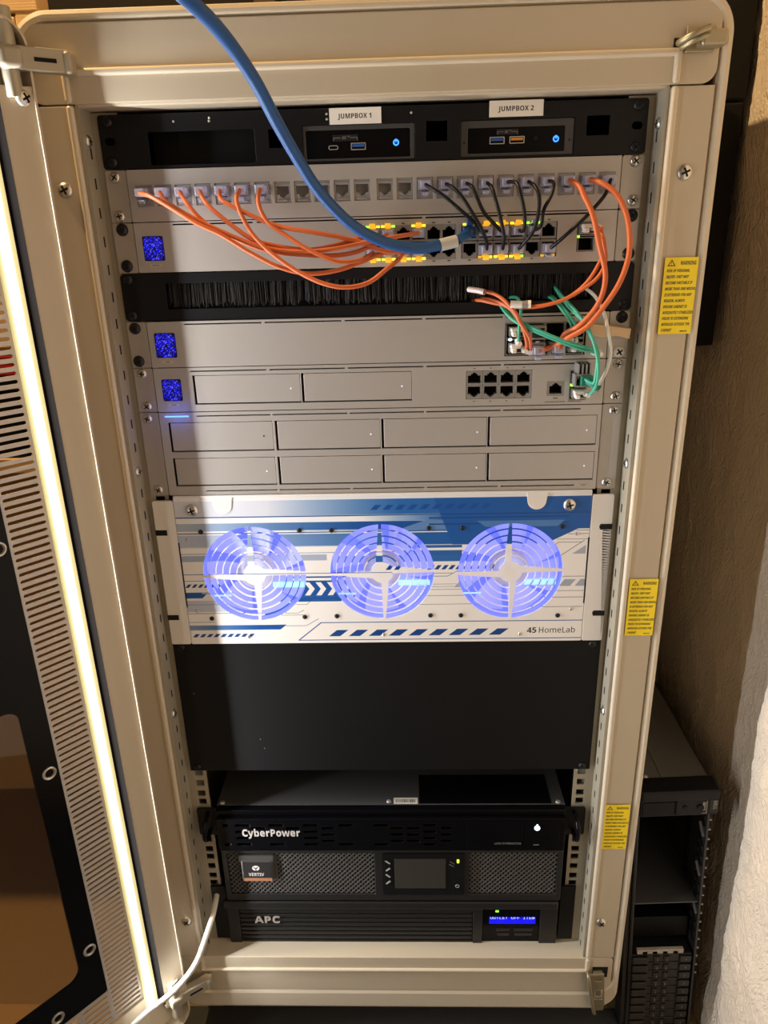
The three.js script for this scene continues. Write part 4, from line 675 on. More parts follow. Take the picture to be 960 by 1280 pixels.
// ---------- cables ----------
const PATHS = {
  O1: [[-0.210, -0.065, 0.012], [-0.193, -0.069, 0.026], [-0.173, -0.080, 0.033], [-0.153, -0.092, 0.036], [-0.134, -0.101, 0.036], [-0.110, -0.116, 0.036], [-0.083, -0.130, 0.036], [-0.058, -0.136, 0.034], [-0.033, -0.134, 0.032], [-0.012, -0.128, 0.028], [0.004, -0.122, 0.020], [0.013, -0.120, 0.012]],
  O2: [[-0.196, -0.065, 0.012], [-0.183, -0.071, 0.025], [-0.170, -0.080, 0.031], [-0.143, -0.094, 0.033], [-0.106, -0.110, 0.034], [-0.081, -0.116, 0.034], [-0.047, -0.117, 0.034], [-0.011, -0.112, 0.030], [0.021, -0.107, 0.024], [0.040, -0.106, 0.012]],
  O3: [[-0.178, -0.065, 0.012], [-0.164, -0.074, 0.025], [-0.147, -0.092, 0.029], [-0.126, -0.103, 0.030], [-0.097, -0.115, 0.031], [-0.061, -0.120, 0.032], [-0.029, -0.121, 0.030], [-0.006, -0.116, 0.022], [0.012, -0.108, 0.012]],
  O4: [[-0.158, -0.064, 0.012], [-0.147, -0.074, 0.025], [-0.124, -0.094, 0.030], [-0.106, -0.106, 0.032], [-0.086, -0.112, 0.031], [-0.054, -0.116, 0.030], [-0.018, -0.109, 0.026], [-0.000, -0.107, 0.012]],
  O5: [[-0.140, -0.065, 0.012], [-0.133, -0.072, 0.024], [-0.113, -0.083, 0.028], [-0.085, -0.095, 0.030], [-0.055, -0.101, 0.032], [-0.029, -0.106, 0.031], [-0.010, -0.111, 0.028], [0.010, -0.119, 0.022], [0.026, -0.122, 0.012]],
  O6: [[-0.122, -0.065, 0.012], [-0.119, -0.073, 0.025], [-0.109, -0.097, 0.032], [-0.094, -0.114, 0.036], [-0.068, -0.133, 0.040], [-0.045, -0.144, 0.043], [-0.026, -0.148, 0.043], [-0.005, -0.145, 0.040], [0.012, -0.134, 0.034], [0.024, -0.125, 0.022], [0.036, -0.122, 0.012]],
  O7: [[-0.104, -0.066, 0.012], [-0.100, -0.075, 0.025], [-0.093, -0.091, 0.030], [-0.077, -0.103, 0.032], [-0.056, -0.116, 0.036], [-0.032, -0.126, 0.038], [-0.013, -0.126, 0.035], [-0.003, -0.122, 0.022], [0.000, -0.122, 0.012]],
  B15: [[0.049, -0.065, 0.012], [0.054, -0.069, 0.024], [0.062, -0.074, 0.028], [0.077, -0.086, 0.030], [0.090, -0.097, 0.028], [0.097, -0.104, 0.022], [0.101, -0.106, 0.012]],
  B16: [[0.066, -0.065, 0.012], [0.071, -0.068, 0.024], [0.078, -0.075, 0.029], [0.089, -0.091, 0.032], [0.097, -0.104, 0.030], [0.102, -0.114, 0.022], [0.103, -0.118, 0.012]],
  B17: [[0.085, -0.064, 0.012], [0.088, -0.068, 0.024], [0.092, -0.077, 0.029], [0.098, -0.089, 0.031], [0.108, -0.099, 0.028], [0.114, -0.104, 0.022], [0.116, -0.107, 0.012]],
  B18: [[0.103, -0.063, 0.012], [0.105, -0.069, 0.024], [0.108, -0.079, 0.030], [0.113, -0.096, 0.032], [0.117, -0.111, 0.026], [0.117, -0.115, 0.022], [0.117, -0.118, 0.012]],
  B19: [[0.123, -0.063, 0.012], [0.126, -0.066, 0.026], [0.129, -0.075, 0.032], [0.133, -0.091, 0.033], [0.134, -0.105, 0.024], [0.131, -0.108, 0.012]],
  B20: [[0.140, -0.064, 0.012], [0.142, -0.069, 0.026], [0.145, -0.077, 0.032], [0.145, -0.089, 0.034], [0.142, -0.104, 0.033], [0.135, -0.115, 0.024], [0.131, -0.117, 0.012]],
  B21: [[0.159, -0.063, 0.012], [0.158, -0.067, 0.026], [0.156, -0.076, 0.031], [0.150, -0.088, 0.031], [0.149, -0.101, 0.025], [0.145, -0.107, 0.012]],
  B24: [[0.212, -0.067, 0.014], [0.203, -0.077, 0.027], [0.188, -0.093, 0.033], [0.173, -0.107, 0.031], [0.165, -0.115, 0.024], [0.159, -0.117, 0.012]],
  R22: [[0.178, -0.066, 0.014], [0.180, -0.070, 0.026], [0.183, -0.077, 0.032], [0.190, -0.092, 0.038], [0.197, -0.119, 0.044], [0.203, -0.142, 0.047], [0.202, -0.158, 0.047], [0.197, -0.171, 0.045], [0.185, -0.187, 0.038], [0.174, -0.196, 0.028], [0.173, -0.200, 0.016]],
  R23: [[0.197, -0.065, 0.014], [0.199, -0.068, 0.027], [0.209, -0.076, 0.034], [0.217, -0.090, 0.040], [0.221, -0.108, 0.046], [0.221, -0.128, 0.050], [0.215, -0.149, 0.051], [0.204, -0.169, 0.048], [0.191, -0.187, 0.044], [0.174, -0.199, 0.036], [0.165, -0.207, 0.024], [0.159, -0.213, 0.014]],
  F1: [[0.199, -0.104, 0.026], [0.201, -0.110, 0.034], [0.203, -0.121, 0.038], [0.198, -0.135, 0.040], [0.189, -0.150, 0.038], [0.176, -0.161, 0.036], [0.161, -0.167, 0.033], [0.140, -0.170, 0.028], [0.116, -0.168, 0.018], [0.099, -0.165, 0.006], [0.093, -0.167, -0.012]],
  F2: [[0.202, -0.104, 0.026], [0.200, -0.112, 0.035], [0.202, -0.118, 0.039], [0.204, -0.131, 0.041], [0.199, -0.144, 0.041], [0.186, -0.155, 0.039], [0.167, -0.165, 0.036], [0.146, -0.170, 0.031], [0.126, -0.170, 0.024], [0.113, -0.167, 0.010], [0.103, -0.164, -0.012]],
  F3: [[0.093, -0.158, -0.012], [0.100, -0.157, 0.002], [0.111, -0.159, 0.014], [0.120, -0.165, 0.024], [0.129, -0.175, 0.030], [0.137, -0.191, 0.030], [0.141, -0.204, 0.026], [0.141, -0.211, 0.018]],
  F4: [[0.096, -0.167, -0.012], [0.103, -0.164, 0.004], [0.114, -0.166, 0.016], [0.125, -0.172, 0.026], [0.133, -0.183, 0.031], [0.142, -0.197, 0.031], [0.145, -0.207, 0.024], [0.145, -0.212, 0.016]],
  A1: [[0.119, -0.167, -0.012], [0.119, -0.172, 0.010], [0.128, -0.182, 0.024], [0.146, -0.191, 0.032], [0.170, -0.201, 0.036], [0.191, -0.209, 0.034], [0.202, -0.212, 0.026], [0.208, -0.215, 0.014]],
  A2: [[0.122, -0.166, -0.012], [0.124, -0.174, 0.012], [0.134, -0.183, 0.026], [0.151, -0.191, 0.034], [0.173, -0.200, 0.037], [0.194, -0.207, 0.034], [0.205, -0.211, 0.024], [0.211, -0.215, 0.014]],
  A3: [[0.170, -0.153, -0.012], [0.170, -0.158, 0.008], [0.176, -0.166, 0.022], [0.186, -0.178, 0.034], [0.194, -0.191, 0.042], [0.200, -0.207, 0.045], [0.204, -0.224, 0.044], [0.205, -0.240, 0.038], [0.204, -0.251, 0.026], [0.202, -0.254, 0.014]],
  A4: [[0.172, -0.157, -0.012], [0.173, -0.163, 0.008], [0.179, -0.172, 0.022], [0.188, -0.182, 0.034], [0.196, -0.196, 0.040], [0.203, -0.210, 0.042], [0.203, -0.226, 0.042], [0.203, -0.239, 0.037], [0.201, -0.240, 0.028], [0.195, -0.236, 0.019]],
  A5: [[0.163, -0.165, -0.012], [0.166, -0.165, 0.008], [0.173, -0.174, 0.020], [0.180, -0.184, 0.024], [0.183, -0.195, 0.022], [0.184, -0.202, 0.014]],
  A6: [[0.165, -0.162, -0.012], [0.169, -0.166, 0.010], [0.178, -0.177, 0.023], [0.185, -0.188, 0.026], [0.187, -0.196, 0.022], [0.187, -0.202, 0.014]],
  A7: [[0.125, -0.167, -0.012], [0.129, -0.163, 0.004], [0.133, -0.164, 0.014], [0.135, -0.173, 0.020], [0.134, -0.184, 0.022], [0.134, -0.195, 0.020], [0.135, -0.204, 0.014]],
  W1: [[0.196, -0.155, -0.012], [0.197, -0.157, 0.008], [0.202, -0.163, 0.022], [0.208, -0.178, 0.036], [0.211, -0.194, 0.043], [0.214, -0.210, 0.044], [0.213, -0.226, 0.040], [0.210, -0.239, 0.032], [0.208, -0.247, 0.022], [0.204, -0.244, 0.014]],
  BLUE: [[-0.100, 0.029, 0.240], [-0.094, 0.024, 0.222], [-0.087, 0.018, 0.202], [-0.080, 0.009, 0.180], [-0.071, -0.007, 0.155], [-0.063, -0.027, 0.130], [-0.053, -0.048, 0.108], [-0.039, -0.072, 0.085], [-0.015, -0.097, 0.066], [0.011, -0.111, 0.052], [0.038, -0.117, 0.044], [0.059, -0.115, 0.038], [0.074, -0.112, 0.033]],
  TAIL: [[-0.233, -0.912, -0.025], [-0.231, -0.913, 0.000], [-0.231, -0.920, 0.025], [-0.236, -0.933, 0.045], [-0.248, -0.961, 0.060], [-0.266, -0.983, 0.070], [-0.283, -0.995, 0.080], [-0.303, -1.003, 0.092], [-0.322, -1.013, 0.105], [-0.347, -1.037, 0.115]],
};
PATHS.BLUE.unshift([-0.42, 0.93, 0.3], [-0.36, 0.6, 0.32], [-0.27, 0.3, 0.3]);
const rjBody = boxUV(flat([bx(-0.0058, 0.0058, -0.0041, 0.0041, -0.006, 0.0095, 0.0006, 1), bx(-0.0046, 0.0046, -0.0036, 0.0036, 0.009, 0.0145, 0.0014, 2)]));
const rjTabD = boxUV(flat([new THREE.BoxGeometry(0.0058, 0.0011, 0.016).rotateX(0.12).translate(0, -0.0058, 0.005), bx(-0.0026, 0.0026, -0.009, -0.0062, 0.0075, 0.0105, 0.0005)]));
const rjTabU = rjTabD.clone().rotateZ(Math.PI);
const contacts = boxUV(flat(bx(-0.0042, 0.0042, -0.0012, 0.0034, -0.004, 0.003)));
const wires = M([0.5, 0.48, 0.6], 0.5);
const PORTS = { O1: [0, 1, 1], O2: [1, 3, 0], O3: [2, 1, 0], O4: [3, 0, 0], O5: [4, 3, 1], O6: [5, 2, 1], O7: [6, 0, 1], B15: [14, 7, 0], B16: [15, 7, 1], B17: [16, 8, 0], B18: [17, 8, 1], B19: [18, 9, 0], B20: [19, 9, 1], B21: [20, 10, 0], B24: [23, 11, 1], R22: [21], R23: [22] };
for (const [k, [a, b, r]] of Object.entries(PORTS)) { const p = PATHS[k]; p[0] = [PATCH(a), -0.0645, 0.0165]; if (b !== undefined) p[p.length - 1] = [SWX(b), SWY[r], 0.0165]; }
PATHS.R22[PATHS.R22.length - 1] = [AGX(2), AGY[1] + 0.001, 0.0285]; PATHS.R23[PATHS.R23.length - 1] = [AGX(1), AGY[1], 0.0285];
function cable(name, label, category, key, r, m, ends, group, o = {}) {
  const pts = PATHS[key], g = thing(name, label, category, pts[0], group);
  part('jacket', tube(pts, r, 0, r > 0.004 ? 14 : 9), m, g);
  ends.forEach((e, k) => {
    if (!e) return; const q = k ? pts[pts.length - 1] : pts[0];
    if (e === 'd' || e === 'u' || e === 'D' || e === 'U') {
      const p = piece('plug', rjBody, o.plug ?? mat.plug, g, [q[0], q[1], q[2] > 0.025 ? 0.0155 : 0.0034]);
      piece('plug_core', contacts, wires, p, [0, 0, 0]);
      const up = e.toLowerCase() === 'u'; piece('locking_tab', up ? rjTabU : rjTabD, e === e.toUpperCase() ? mat.amber : (o.plug ?? mat.plug), p, [0, 0, 0]);  // amber tabs carry the port-light glow in their own colour
    } else if (e === 'lc') {
      part('connector', [bx(q[0] - 0.0024, q[0] + 0.0024, q[1] - 0.0024, q[1] + 0.0024, 0.004, 0.0165, 0.0006), bx(q[0] - 0.0019, q[0] + 0.0019, q[1] + 0.0018, q[1] + 0.0036, 0.007, 0.0145, 0.0006)], mat.white, g);
      part('boot', [cyl(0.0021, 0.0016, 0.008, [q[0], q[1], 0.0195])], o.boot ?? mat.white, g);
    }
  });
  return g;
}
const seventh = ['leftmost', 'second', 'third', 'fourth', 'fifth', 'sixth', 'seventh'];
const swEnd = { O1: 'd', O2: 'u', O3: 'u', O4: 'u', O5: 'd', O6: 'd', O7: 'd' };
const how = { O1: 'drooping in the second lowest loop', O2: 'running just above the third one', O3: 'in the middle of the bundle', O4: 'crossing the bundle steeply', O5: 'staying highest over the switch', O6: 'hanging lowest over the bristles', O7: 'last plug of the orange row' };
for (let i = 0; i < 7; i++) { const k = 'O' + (i + 1); cable('patch_cable', 'orange patch cable in the ' + seventh[i] + ' top socket, ' + how[k], 'cable', k, 0.002, mat.orangeJacket, ['d', swEnd[k].toUpperCase()], 'orange patch cables on the left'); }
const eighth = { B15: ['leftmost black patch cable, running down to the upper switch row', 'u'], B16: ['second black patch cable from the left, ending in the lower row', 'd'], B17: ['third black patch cable from the left, sloping to the upper row', 'u'], B18: ['fourth black patch cable from the left, dropping to the lower row', 'd'], B19: ['fifth black patch cable from the left, nearly straight down', 'u'], B20: ['sixth black patch cable from the left, bowing out over the lower row', 'd'], B21: ['seventh black patch cable, leaning left under the green lights', 'u'], B24: ['long black patch cable crossing diagonally behind the two orange cables', 'd'] };
for (const [k, [label, e]] of Object.entries(eighth)) cable('patch_cable', label, 'cable', k, 0.00165, mat.blackJacket, ['d', k === 'B24' || k === 'B21' ? e : e.toUpperCase()], 'black patch cables');
cable('patch_cable', 'long orange cable hanging from the patch panel, the left of two', 'cable', 'R22', 0.0024, mat.orangeJacket, ['d', 'd'], 'long orange cables on the right');
cable('patch_cable', 'long orange cable hanging from the patch panel, bowing furthest to the right', 'cable', 'R23', 0.0024, mat.orangeJacket, ['d', 'd'], 'long orange cables on the right');
cable('fibre_cable', 'thin orange fibre from the switch module, upper of two entering the bristles', 'cable', 'F1', 0.0017, mat.orangeJacket, ['lc', null], 'thin orange fibres');
cable('fibre_cable', 'thin orange fibre from the switch module, lower of two entering the bristles', 'cable', 'F2', 0.0017, mat.orangeJacket, ['lc', null], 'thin orange fibres');
cable('fibre_cable', 'thin orange fibre leaving the bristles in a clear sleeve down to the fibre switch', 'cable', 'F3', 0.0017, mat.orangeJacket, [null, 'lc'], 'thin orange fibres');
cable('fibre_cable', 'thin orange fibre from the bristles beside the sleeved one', 'cable', 'F4', 0.0017, mat.orangeJacket, [null, 'lc'], 'thin orange fibres');
const aq = { A1: 'aqua fibre sweeping rightwards across the fibre switch, upper of two', A2: 'aqua fibre sweeping rightwards across the fibre switch, lower of two', A3: 'aqua fibre looping down to the white plug of the recorder', A4: 'aqua fibre looping down to the green plug of the recorder', A5: 'short aqua fibre beside the black opening, left of two', A6: 'short aqua fibre beside the black opening, right of two', A7: 'short aqua fibre hooking down to the far left fibre cage' };
for (const [k, label] of Object.entries(aq)) cable('fibre_cable', label, 'cable', k, 0.0015, mat.aqua, [null, k === 'A4' ? null : 'lc'], 'aqua fibres', {});
cable('fibre_cable', 'thin white cable looping from the bristles to the recorder', 'cable', 'W1', 0.0016, mat.whiteJacket, [null, null]);
{ const p = PATHS.BLUE, q = p[p.length - 1]; // thick blue cable with its white sleeve and blue plug
  const g = cable('network_cable', 'thick blue network cable hanging down from above into the switch', 'cable', 'BLUE', 0.0047, mat.blue, [null, null]);
  part('sleeve', tube([p[p.length - 2], p[p.length - 1]], 0.0053, 20, 16), M([0.5, 0.52, 0.52], 0.3), g, { label: 'white printed sleeve' });
  part('plug', [tube([q, [0.078, -0.1095, 0.029], [0.0855, -0.106, 0.02], [0.0874, -0.1045, 0.012]], 0.0042, 20, 10), bx(0.0816, 0.0932, -0.1088, -0.1, 0.002, 0.0155, 0.001), bx(0.0845, 0.0903, -0.1, -0.0945, 0.006, 0.015, 0.001)], mat.blue, g, { label: 'blue plug' });
}
// sleeve and label on two of the thin orange fibres
{ const g = thing('cable_sleeve', 'clear plastic sleeve on the orange fibre leaving the bristles', 'sleeve', PATHS.F3[1]); part('clear_tube', tube([[0.088, -0.155, 0.002], [0.0965, -0.156, 0.009], [0.102, -0.1572, 0.0135]], 0.0027, 14, 10), M([0.75, 0.6, 0.55], 0.3), g); }
{ const g = thing('cable_label', 'white printed tag wrapped round the thin orange fibres', 'label', [0.134, -0.168, 0.031]); part('tag', [tube([[0.124, -0.1675, 0.0275], [0.133, -0.168, 0.0285], [0.1425, -0.1675, 0.0305]], 0.0036, 14, 10)], mat.paper, g);
  part('tag_print', tube([[0.1345, -0.1678, 0.0296], [0.1395, -0.1677, 0.0302]], 0.00352, 8, 10), M([0.25, 0.22, 0.2], 0.6), g); }

// plug-in modules
function moduleAt(label, x, y, kind) {
  const g = thing('fibre_module', label, 'module', [x, y, 0.003], 'plug-in modules');
  part('shell', [plate(x - 0.0066, x + 0.0066, y - 0.0045, y + 0.0045, -0.006, 0.0105, [[x - 0.0058, x + 0.0058, y - 0.0036, y + 0.0036, 0]], 0.0006), bx(x - 0.0058, x + 0.0058, y - 0.0036, y + 0.0036, -0.004, 0.002)], CAGE_OPEN, g);
  if (kind === 'white') part('bail', [bx(x - 0.0062, x + 0.004, y + 0.0005, y + 0.0042, 0.008, 0.0175, 0.0014), bx(x - 0.0055, x - 0.001, y - 0.0032, y + 0.001, 0.008, 0.021, 0.0012)], mat.white, g);
  if (kind === 'copper') part('jack', [plate(x - 0.0074, x + 0.0074, y - 0.0062, y + 0.0062, 0.0095, 0.0205, [[x - 0.0058, x + 0.0058, y - 0.0044, y + 0.0044, 0]], 0.0008)], mat.silverDark, g);
  return g;
}
moduleAt('white fibre module in the upper cage of the 24-socket switch', 0.1941, -0.1047, 'white');
moduleAt('white fibre module in the lower left cage of the fibre switch', AGX(0), AGY[1], 'white');
moduleAt('white fibre module in the upper left cage of the fibre switch', AGX(0), AGY[0], 'white');
moduleAt('metal copper module above the other in the fibre switch', AGX(1), AGY[0], 'copper');
moduleAt('metal copper module in the lower row of the fibre switch', AGX(1), AGY[1], 'copper');
moduleAt('metal copper module third along the lower row of the fibre switch', AGX(2), AGY[1], 'copper');
moduleAt('white fibre module at the right end of the fibre switch', AGX(3), AGY[1], 'white');
{ const g = moduleAt('tall metal copper module in the recorder, holding the green plug', 0.1962, -0.2402, 'copper'); part('fin', Array.from({ length: 4 }, (_, i) => bx(0.1915 + i * 0.0037, 0.1931 + i * 0.0037, -0.2385, -0.2245, 0.003, 0.0195, 0.0004)), mat.silverDark, g); }
moduleAt('white fibre module in the lower cage of the recorder', 0.1962, -0.2548, 'white');
{ const g = thing('network_plug', 'small green plug in the tall module of the recorder', 'plug', [0.2, -0.241, 0.012]); part('body', [bx(0.194, 0.2055, -0.2445, -0.235, 0.012, 0.024, 0.001)], mat.greenPlug, g); part('boot', tube([[0.2, -0.24, 0.0225], [0.205, -0.243, 0.026], [0.2105, -0.2465, 0.029]], 0.0033, 10, 10), mat.greenPlug, g); }
// wedge of wood pushed against the ear of the fibre switch
{ const g = thing('wooden_wedge', 'short pale wooden block jammed beside the fibre switch', 'wood block', [0.219, -0.2, 0.012]);
  const s = new THREE.Shape(); s.moveTo(0.1995, -0.1965); s.lineTo(0.2105, -0.1995); s.lineTo(0.225, -0.1985); s.lineTo(0.2365, -0.2015); s.lineTo(0.2375, -0.1925); s.lineTo(0.2245, -0.1905); s.lineTo(0.2105, -0.1885); s.lineTo(0.1995, -0.1875); s.closePath();
  part('block', ext(s, 0.004, 0.022, 0.0008), M([0.62, 0.44, 0.25], 0.75, 0, { bumpMap: brushed, bumpScale: 0.0002 }), g); }
cable('power_cable', 'white power cable rising from the light strip into the bottom of the rack', 'cable', 'TAIL', 0.0036, mat.whiteJacket, [null, null]);
{ // second blue cable glimpsed above the cabinet
  const g = thing('network_cable', 'short stretch of blue cable lying on top of the cabinet', 'cable', [-0.1, 0.08, -0.05]); part('jacket', tube([[-0.19, 0.0745, -0.5], [-0.12, 0.0745, -0.3], [-0.1, 0.0745, -0.15], [-0.115, 0.078, -0.04]], 0.0042, 30, 10), mat.blue, g); }

// ---------- around the cabinet ----------
{ // upended server between cabinet and wall
  const g = thing('upended_server', 'black drive server standing on its side between the cabinet and the rough wall', 'server', [0.37, FLOOR_Y, 0]);
  g.rotation.z = 0.05; off.set(g, [0, 0, 0]);
  const W = 0.0445, H = 0.436, D = 0.62; // half width, height, depth
  const sh = M([0.02, 0.02, 0.02], 0.45), lid = M([0.16, 0.155, 0.14], 0.5, 0.35);
  part('side_cover', [bx(-W, -W + 0.0015, 0, H, -D, -0.002), bx(W - 0.0015, W, 0, H, -D, -0.002), bx(-W, W, 0, 0.0015, -D, -0.002)], sh, g);
  part('top_cover', [bx(-W, W, H - 0.003, H, -D, -0.006), bx(-0.0125, 0.0035, H, H + 0.0012, -D + 0.1, -0.012), bx(-0.024, 0.0, H, H + 0.003, -0.365, -0.355)], lid, g, { label: 'grey metal side' });
  piece('screw', screwOf(0.0032), mat.steel, g, [-0.031, H + 0.0005, -0.02], [-Math.PI / 2, 0, 0]);
  // front ear with controls and lettering
  const ear = part('front_ear', [bx(-W - 0.001, W + 0.004, H - 0.036, H - 0.002, -0.014, 0.01, 0.002), bx(-W - 0.001, W + 0.004, H - 0.012, H + 0.003, -0.016, 0.012, 0.003)], mat.blackSatin, g);
  part('ear_panel', [bx(-W + 0.002, -0.004, H - 0.033, H - 0.0135, 0.0085, 0.011, 0.0008), bx(-0.003, -0.0015, H - 0.033, H - 0.0135, 0.009, 0.0118), cyl(0.003, 0.003, 0.0015, [0.0085, H - 0.023, 0.0105]), cyl(0.0042, 0.0042, 0.0016, [0.0265, H - 0.0235, 0.0105])], mat.black, ear);
  const dl = canvas(128, 256, (c) => { c.fillStyle = '#0a0a0a'; c.fillRect(0, 0, 128, 256); c.save(); c.translate(64, 128); c.rotate(Math.PI / 2); c.fillStyle = '#a09a90'; c.font = 'bold 78px sans-serif'; c.fillText('DELL', -114, 10, 230); c.restore(); });
  decal('lettering', dl, 0.0375, 0.0475, H - 0.0315, H - 0.0125, 0.0105, ear, { rough: 0.5, label: 'grey DELL lettering on its side' });
  part('label_strip', [bx(0.0335, 0.0345, H - 0.0315, H - 0.0135, 0.0098, 0.0105), bx(0.029, 0.0325, H - 0.028, H - 0.0155, 0.0098, 0.0104), bx(0.0285, 0.0345, H - 0.0325, H - 0.0315, 0.0098, 0.0105)], M([0.25, 0.24, 0.22], 0.5), ear);
  // empty bays with guide ribs, a shelf, then the filled carriers
  const inner = M([0.05, 0.05, 0.052], 0.5, 0.2);
  part('bay_wall', [bx(W - 0.003, W - 0.0015, 0.01, H - 0.036, -0.2, -0.001), bx(-W + 0.0015, -W + 0.003, 0.01, H - 0.036, -0.2, -0.001), bx(-W, W, 0.01, H - 0.036, -0.205, -0.2)], inner, g);
  for (let i = 0; i < 28; i++) part('guide_rib', new THREE.BoxGeometry(0.0025, 0.0028, 0.018).rotateX(0.75).translate(W - 0.0042, H - 0.046 - Math.floor(i / 2) * 0.0162, -0.012 - (i % 2) * 0.04), i % 8 === 4 ? M([0.25, 0.24, 0.22], 0.5) : mat.black, g);
  part('divider', bx(-W + 0.003, W - 0.003, H - 0.193, H - 0.191, -0.2, -0.004), M([0.1, 0.1, 0.1], 0.45, 0.3), g, { label: 'bare metal divider' });
  part('loose_board', [bx(-0.034, -0.016, H - 0.2255, H - 0.2085, -0.08, -0.079), bx(-0.034, -0.022, H - 0.245, H - 0.237, -0.06, -0.059)], M([0.12, 0.12, 0.115], 0.5), g);
  part('lower_block', bx(-W + 0.004, W - 0.006, H - 0.272, H - 0.236, -0.19, -0.02, 0.002), mat.black, g);
  part('backplane_bar', [bx(-0.0345, 0.0265, H - 0.2745, H - 0.271, -0.004, 0.0), ...Array.from({ length: 5 }, (_, i) => bx(-0.0345 + i * 0.0135, -0.0275 + i * 0.0135, H - 0.278, H - 0.2735, -0.004, 0.0004))], M([0.5, 0.45, 0.38], 0.5), g);
  const car = [bx(-0.042, 0.038, -0.0068, 0.0068, -0.12, 0.0, 0.0008, 1), bx(-0.041, -0.02, -0.0055, 0.0055, 0, 0.0045, 0.0012, 1), bx(0.022, 0.0375, -0.005, 0.005, 0, 0.003, 0.001, 1), bx(-0.012, -0.0035, -0.0045, 0.0045, 0, 0.002, 0.0006, 1), bx(0.0015, 0.009, -0.0045, 0.0045, 0, 0.002, 0.0006, 1)];
  const carGeo = boxUV(flat(car)), glint = boxUV(flat(bx(-0.0003, 0.0003, -0.002, 0.002, 0.0015, 0.0034))), gm = M([0.35, 0.33, 0.3], 0.4, 0.4), cm = M([0.017, 0.017, 0.017], 0.4);  // pale slivers: glints on the carriers put in as colour
  for (let i = 0; i < 10; i++) { const c = piece('drive_carrier', carGeo, cm, g, [0, H - 0.288 - i * 0.0153, -0.001]); for (const x of [-0.0075, 0.0048, 0.0303]) piece('carrier_glint', glint, gm, c, [x, 0, 0]); }
  part('edge_mark', Array.from({ length: 18 }, (_, i) => bx(W - 0.0005, W + 0.0022, H - 0.055 - i * 0.0155, H - 0.0535 - i * 0.0155, -0.003, -0.001)), M([0.4, 0.38, 0.34], 0.5), g);
  part('left_flange', [bx(-W - 0.0065, -W, 0, H - 0.04, -0.03, -0.006, 0.001)], sh, g);
}
{ // black foam panel hanging on the right wall
  const g = thing('foam_board', 'long black foam board hanging upright on the right wall behind the cabinet', 'foam board', [0.386, -0.242, -0.29]);
  const pm = M([0.006, 0.0055, 0.005], 0.95);
  part('board', [bx(0.366, 0.405, -0.242, 0.022, -0.38, -0.2, 0.003), bx(0.366, 0.4065, 0.024, 0.36, -0.38, -0.2, 0.003)], pm, g);
  part('mount', bx(0.4, 0.412, -0.1, 0.2, -0.34, -0.26), pm, g);
}
{ // timber rack left of the cabinet, seen through the door slots
  const g = thing('wooden_shelf', 'pale wooden shelf unit left of the cabinet, seen beside and through the door', 'shelf', [-0.6, FLOOR_Y, -0.3]);
  const wd = M([0.6, 0.4, 0.19], 0.7, 0, { bumpMap: brushed, bumpScale: 0.0003 });
  part('upright', bx(-0.345, -0.322, FLOOR_Y, 0.36, -0.13, -0.1, 0.002), wd, g); part('upright', bx(-0.98, -0.955, FLOOR_Y, 0.36, -0.5, -0.1, 0.002), wd, g);
  part('board', bx(-0.955, -0.345, -0.214, 0.102, -0.115, -0.1, 0.002), wd, g); part('board', bx(-0.955, -0.32, 0.1045, 0.36, -0.115, -0.099, 0.002), wd, g);
  part('shelf_board', bx(-0.955, -0.345, -0.36, -0.342, -0.5, -0.1, 0.001), wd, g); part('back', bx(-0.955, -0.57, FLOOR_Y, 0.36, -0.51, -0.5), wd, g);
}
{ const g = thing('red_box', 'red box on the wooden shelf, glimpsed through the door slots', 'box', [-0.6, -0.2445, -0.2]); part('carton', bx(-0.9, -0.36, -0.2445, -0.216, -0.4, -0.103, 0.002), M([0.5, 0.02, 0.02], 0.6), g); part('lid', bx(-0.9, -0.36, -0.225, -0.2215, -0.41, -0.1015, 0.001), M([0.45, 0.02, 0.02], 0.6), g); }
{ const g = thing('black_box', 'black box under the red one on the wooden shelf', 'box', [-0.6, -0.342, -0.2]); part('case', bx(-0.9, -0.36, -0.342, -0.2448, -0.4, -0.104, 0.003), mat.black, g); part('lid', bx(-0.9, -0.36, -0.262, -0.259, -0.41, -0.1025, 0.001), mat.blackSatin, g); }
{ const g = thing('plank', 'pale plank on the floor seen at the bottom of the smoked window', 'plank', [-0.62, FLOOR_Y, 0.06]); part('board', bx(-1.1, -0.46, FLOOR_Y, FLOOR_Y + 0.012, -0.03, 0.1, 0.002), mat.wood, g); part('end_grain', bx(-1.101, -1.1, FLOOR_Y + 0.002, FLOOR_Y + 0.01, -0.026, 0.096), mat.wood, g); }
{ const g = thing('dark_floor_sheet', 'dark sheet added on the floor for dark ground and shade below the cabinet', 'mat', [0, FLOOR_Y, 0.4]); part('mat', bx(-0.33, 0.318, FLOOR_Y, FLOOR_Y + 0.004, -0.034, 0.9, 0.001), M([0.05, 0.05, 0.047], 0.8, 0, { bumpMap: dirt, bumpScale: 0.002 }), g); }  // added dark sheet: dark floor and under-cabinet shade put into its colour
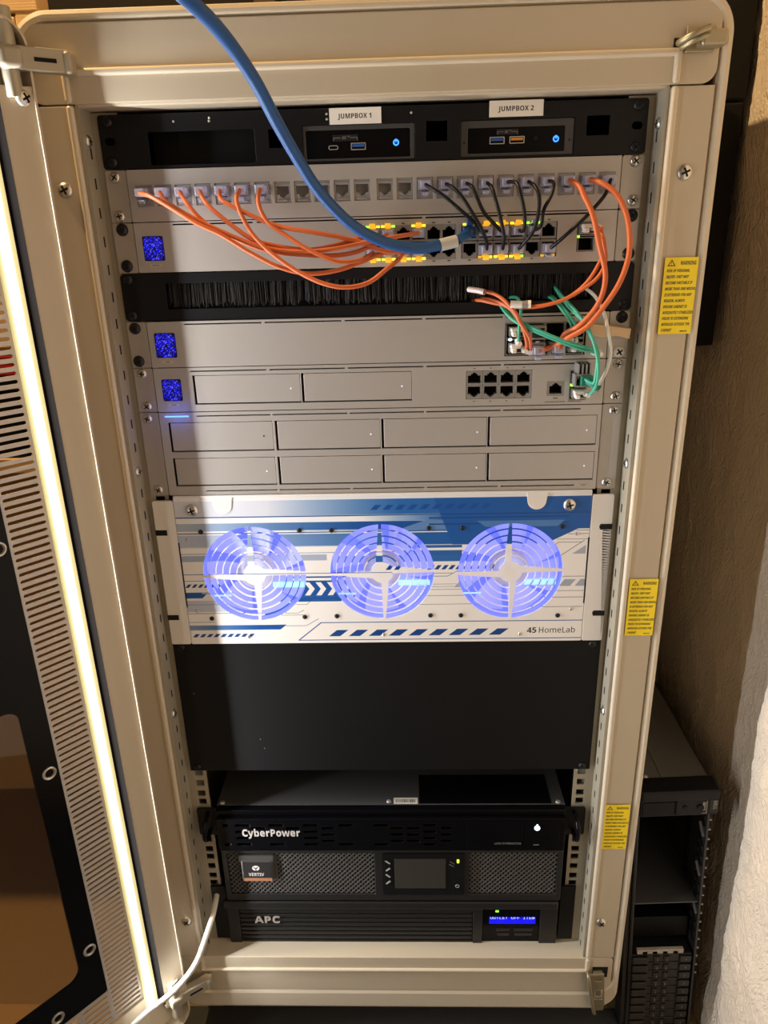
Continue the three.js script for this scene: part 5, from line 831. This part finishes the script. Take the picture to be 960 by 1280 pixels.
{ // unseen warm lamp, out of view, placed to light the shelf and upper right wall
  const g = thing('unseen_bulb', 'unseen warm bulb left of the cabinet, lighting the shelf and upper right wall', 'lamp', [LAMP_AT[0], LAMP_AT[1], LAMP_AT[2]]);
  part('bulb', new THREE.SphereGeometry(0.03, 20, 14).translate(...LAMP_AT), M([1, 0.9, 0.7], 0.4, 0, { emissive: lin(1, 0.7, 0.35), emissiveIntensity: 4 }), g);
  part('holder', cyl(0.016, 0.02, 0.05, [LAMP_AT[0], LAMP_AT[1] + 0.052, LAMP_AT[2]], 'y'), mat.white, g); part('flex', cyl(0.003, 0.003, CEIL_Y - LAMP_AT[1] - 0.077, [LAMP_AT[0], (CEIL_Y + LAMP_AT[1] + 0.077) / 2, LAMP_AT[2]], 'y', 8), mat.black, g);
}
{ const g = thing('unseen_ceiling_lamp', 'unseen dim ceiling lamp behind the viewer, lifting the shadows', 'lamp', [-0.5, CEIL_Y - 0.012, 1.5]); part('diffuser', bx(-0.75, -0.25, CEIL_Y - 0.013, CEIL_Y - 0.001, 1.25, 1.75, 0.003), M([0.8, 0.8, 0.75], 0.5, 0, { emissive: lin(1, 0.8, 0.5), emissiveIntensity: 0.6 }), g); part('rim', plate(-0.76, -0.24, 0, 0.52, 0, 0.012, [[-0.751, -0.249, 0.009, 0.511, 0]]).rotateX(-Math.PI / 2).translate(0, CEIL_Y - 0.0125, 1.76), mat.white, g); }  // out of view behind the camera, dimly lightens the shaded parts
// pipes and joists in the dark above the cabinet
for (const [x, w, h] of [[-0.28, 0.05, 0], [0.0, 0.08, 1], [0.34, 0.045, 0]]) { const g = thing('wall_stud', 'dark timber stud against the back wall, ' + (x < -0.1 ? 'above the left corner of the cabinet' : x < 0.2 ? 'above the middle of the cabinet' : 'above the right corner of the cabinet'), 'stud', [x, FLOOR_Y, -1.27]); part('post', bx(x - w / 2, x + w / 2, FLOOR_Y, CEIL_Y, -1.3, -1.24, 0.003), M([0.12, 0.09, 0.06], 0.8), g); }

renderer.render(scene, camera);
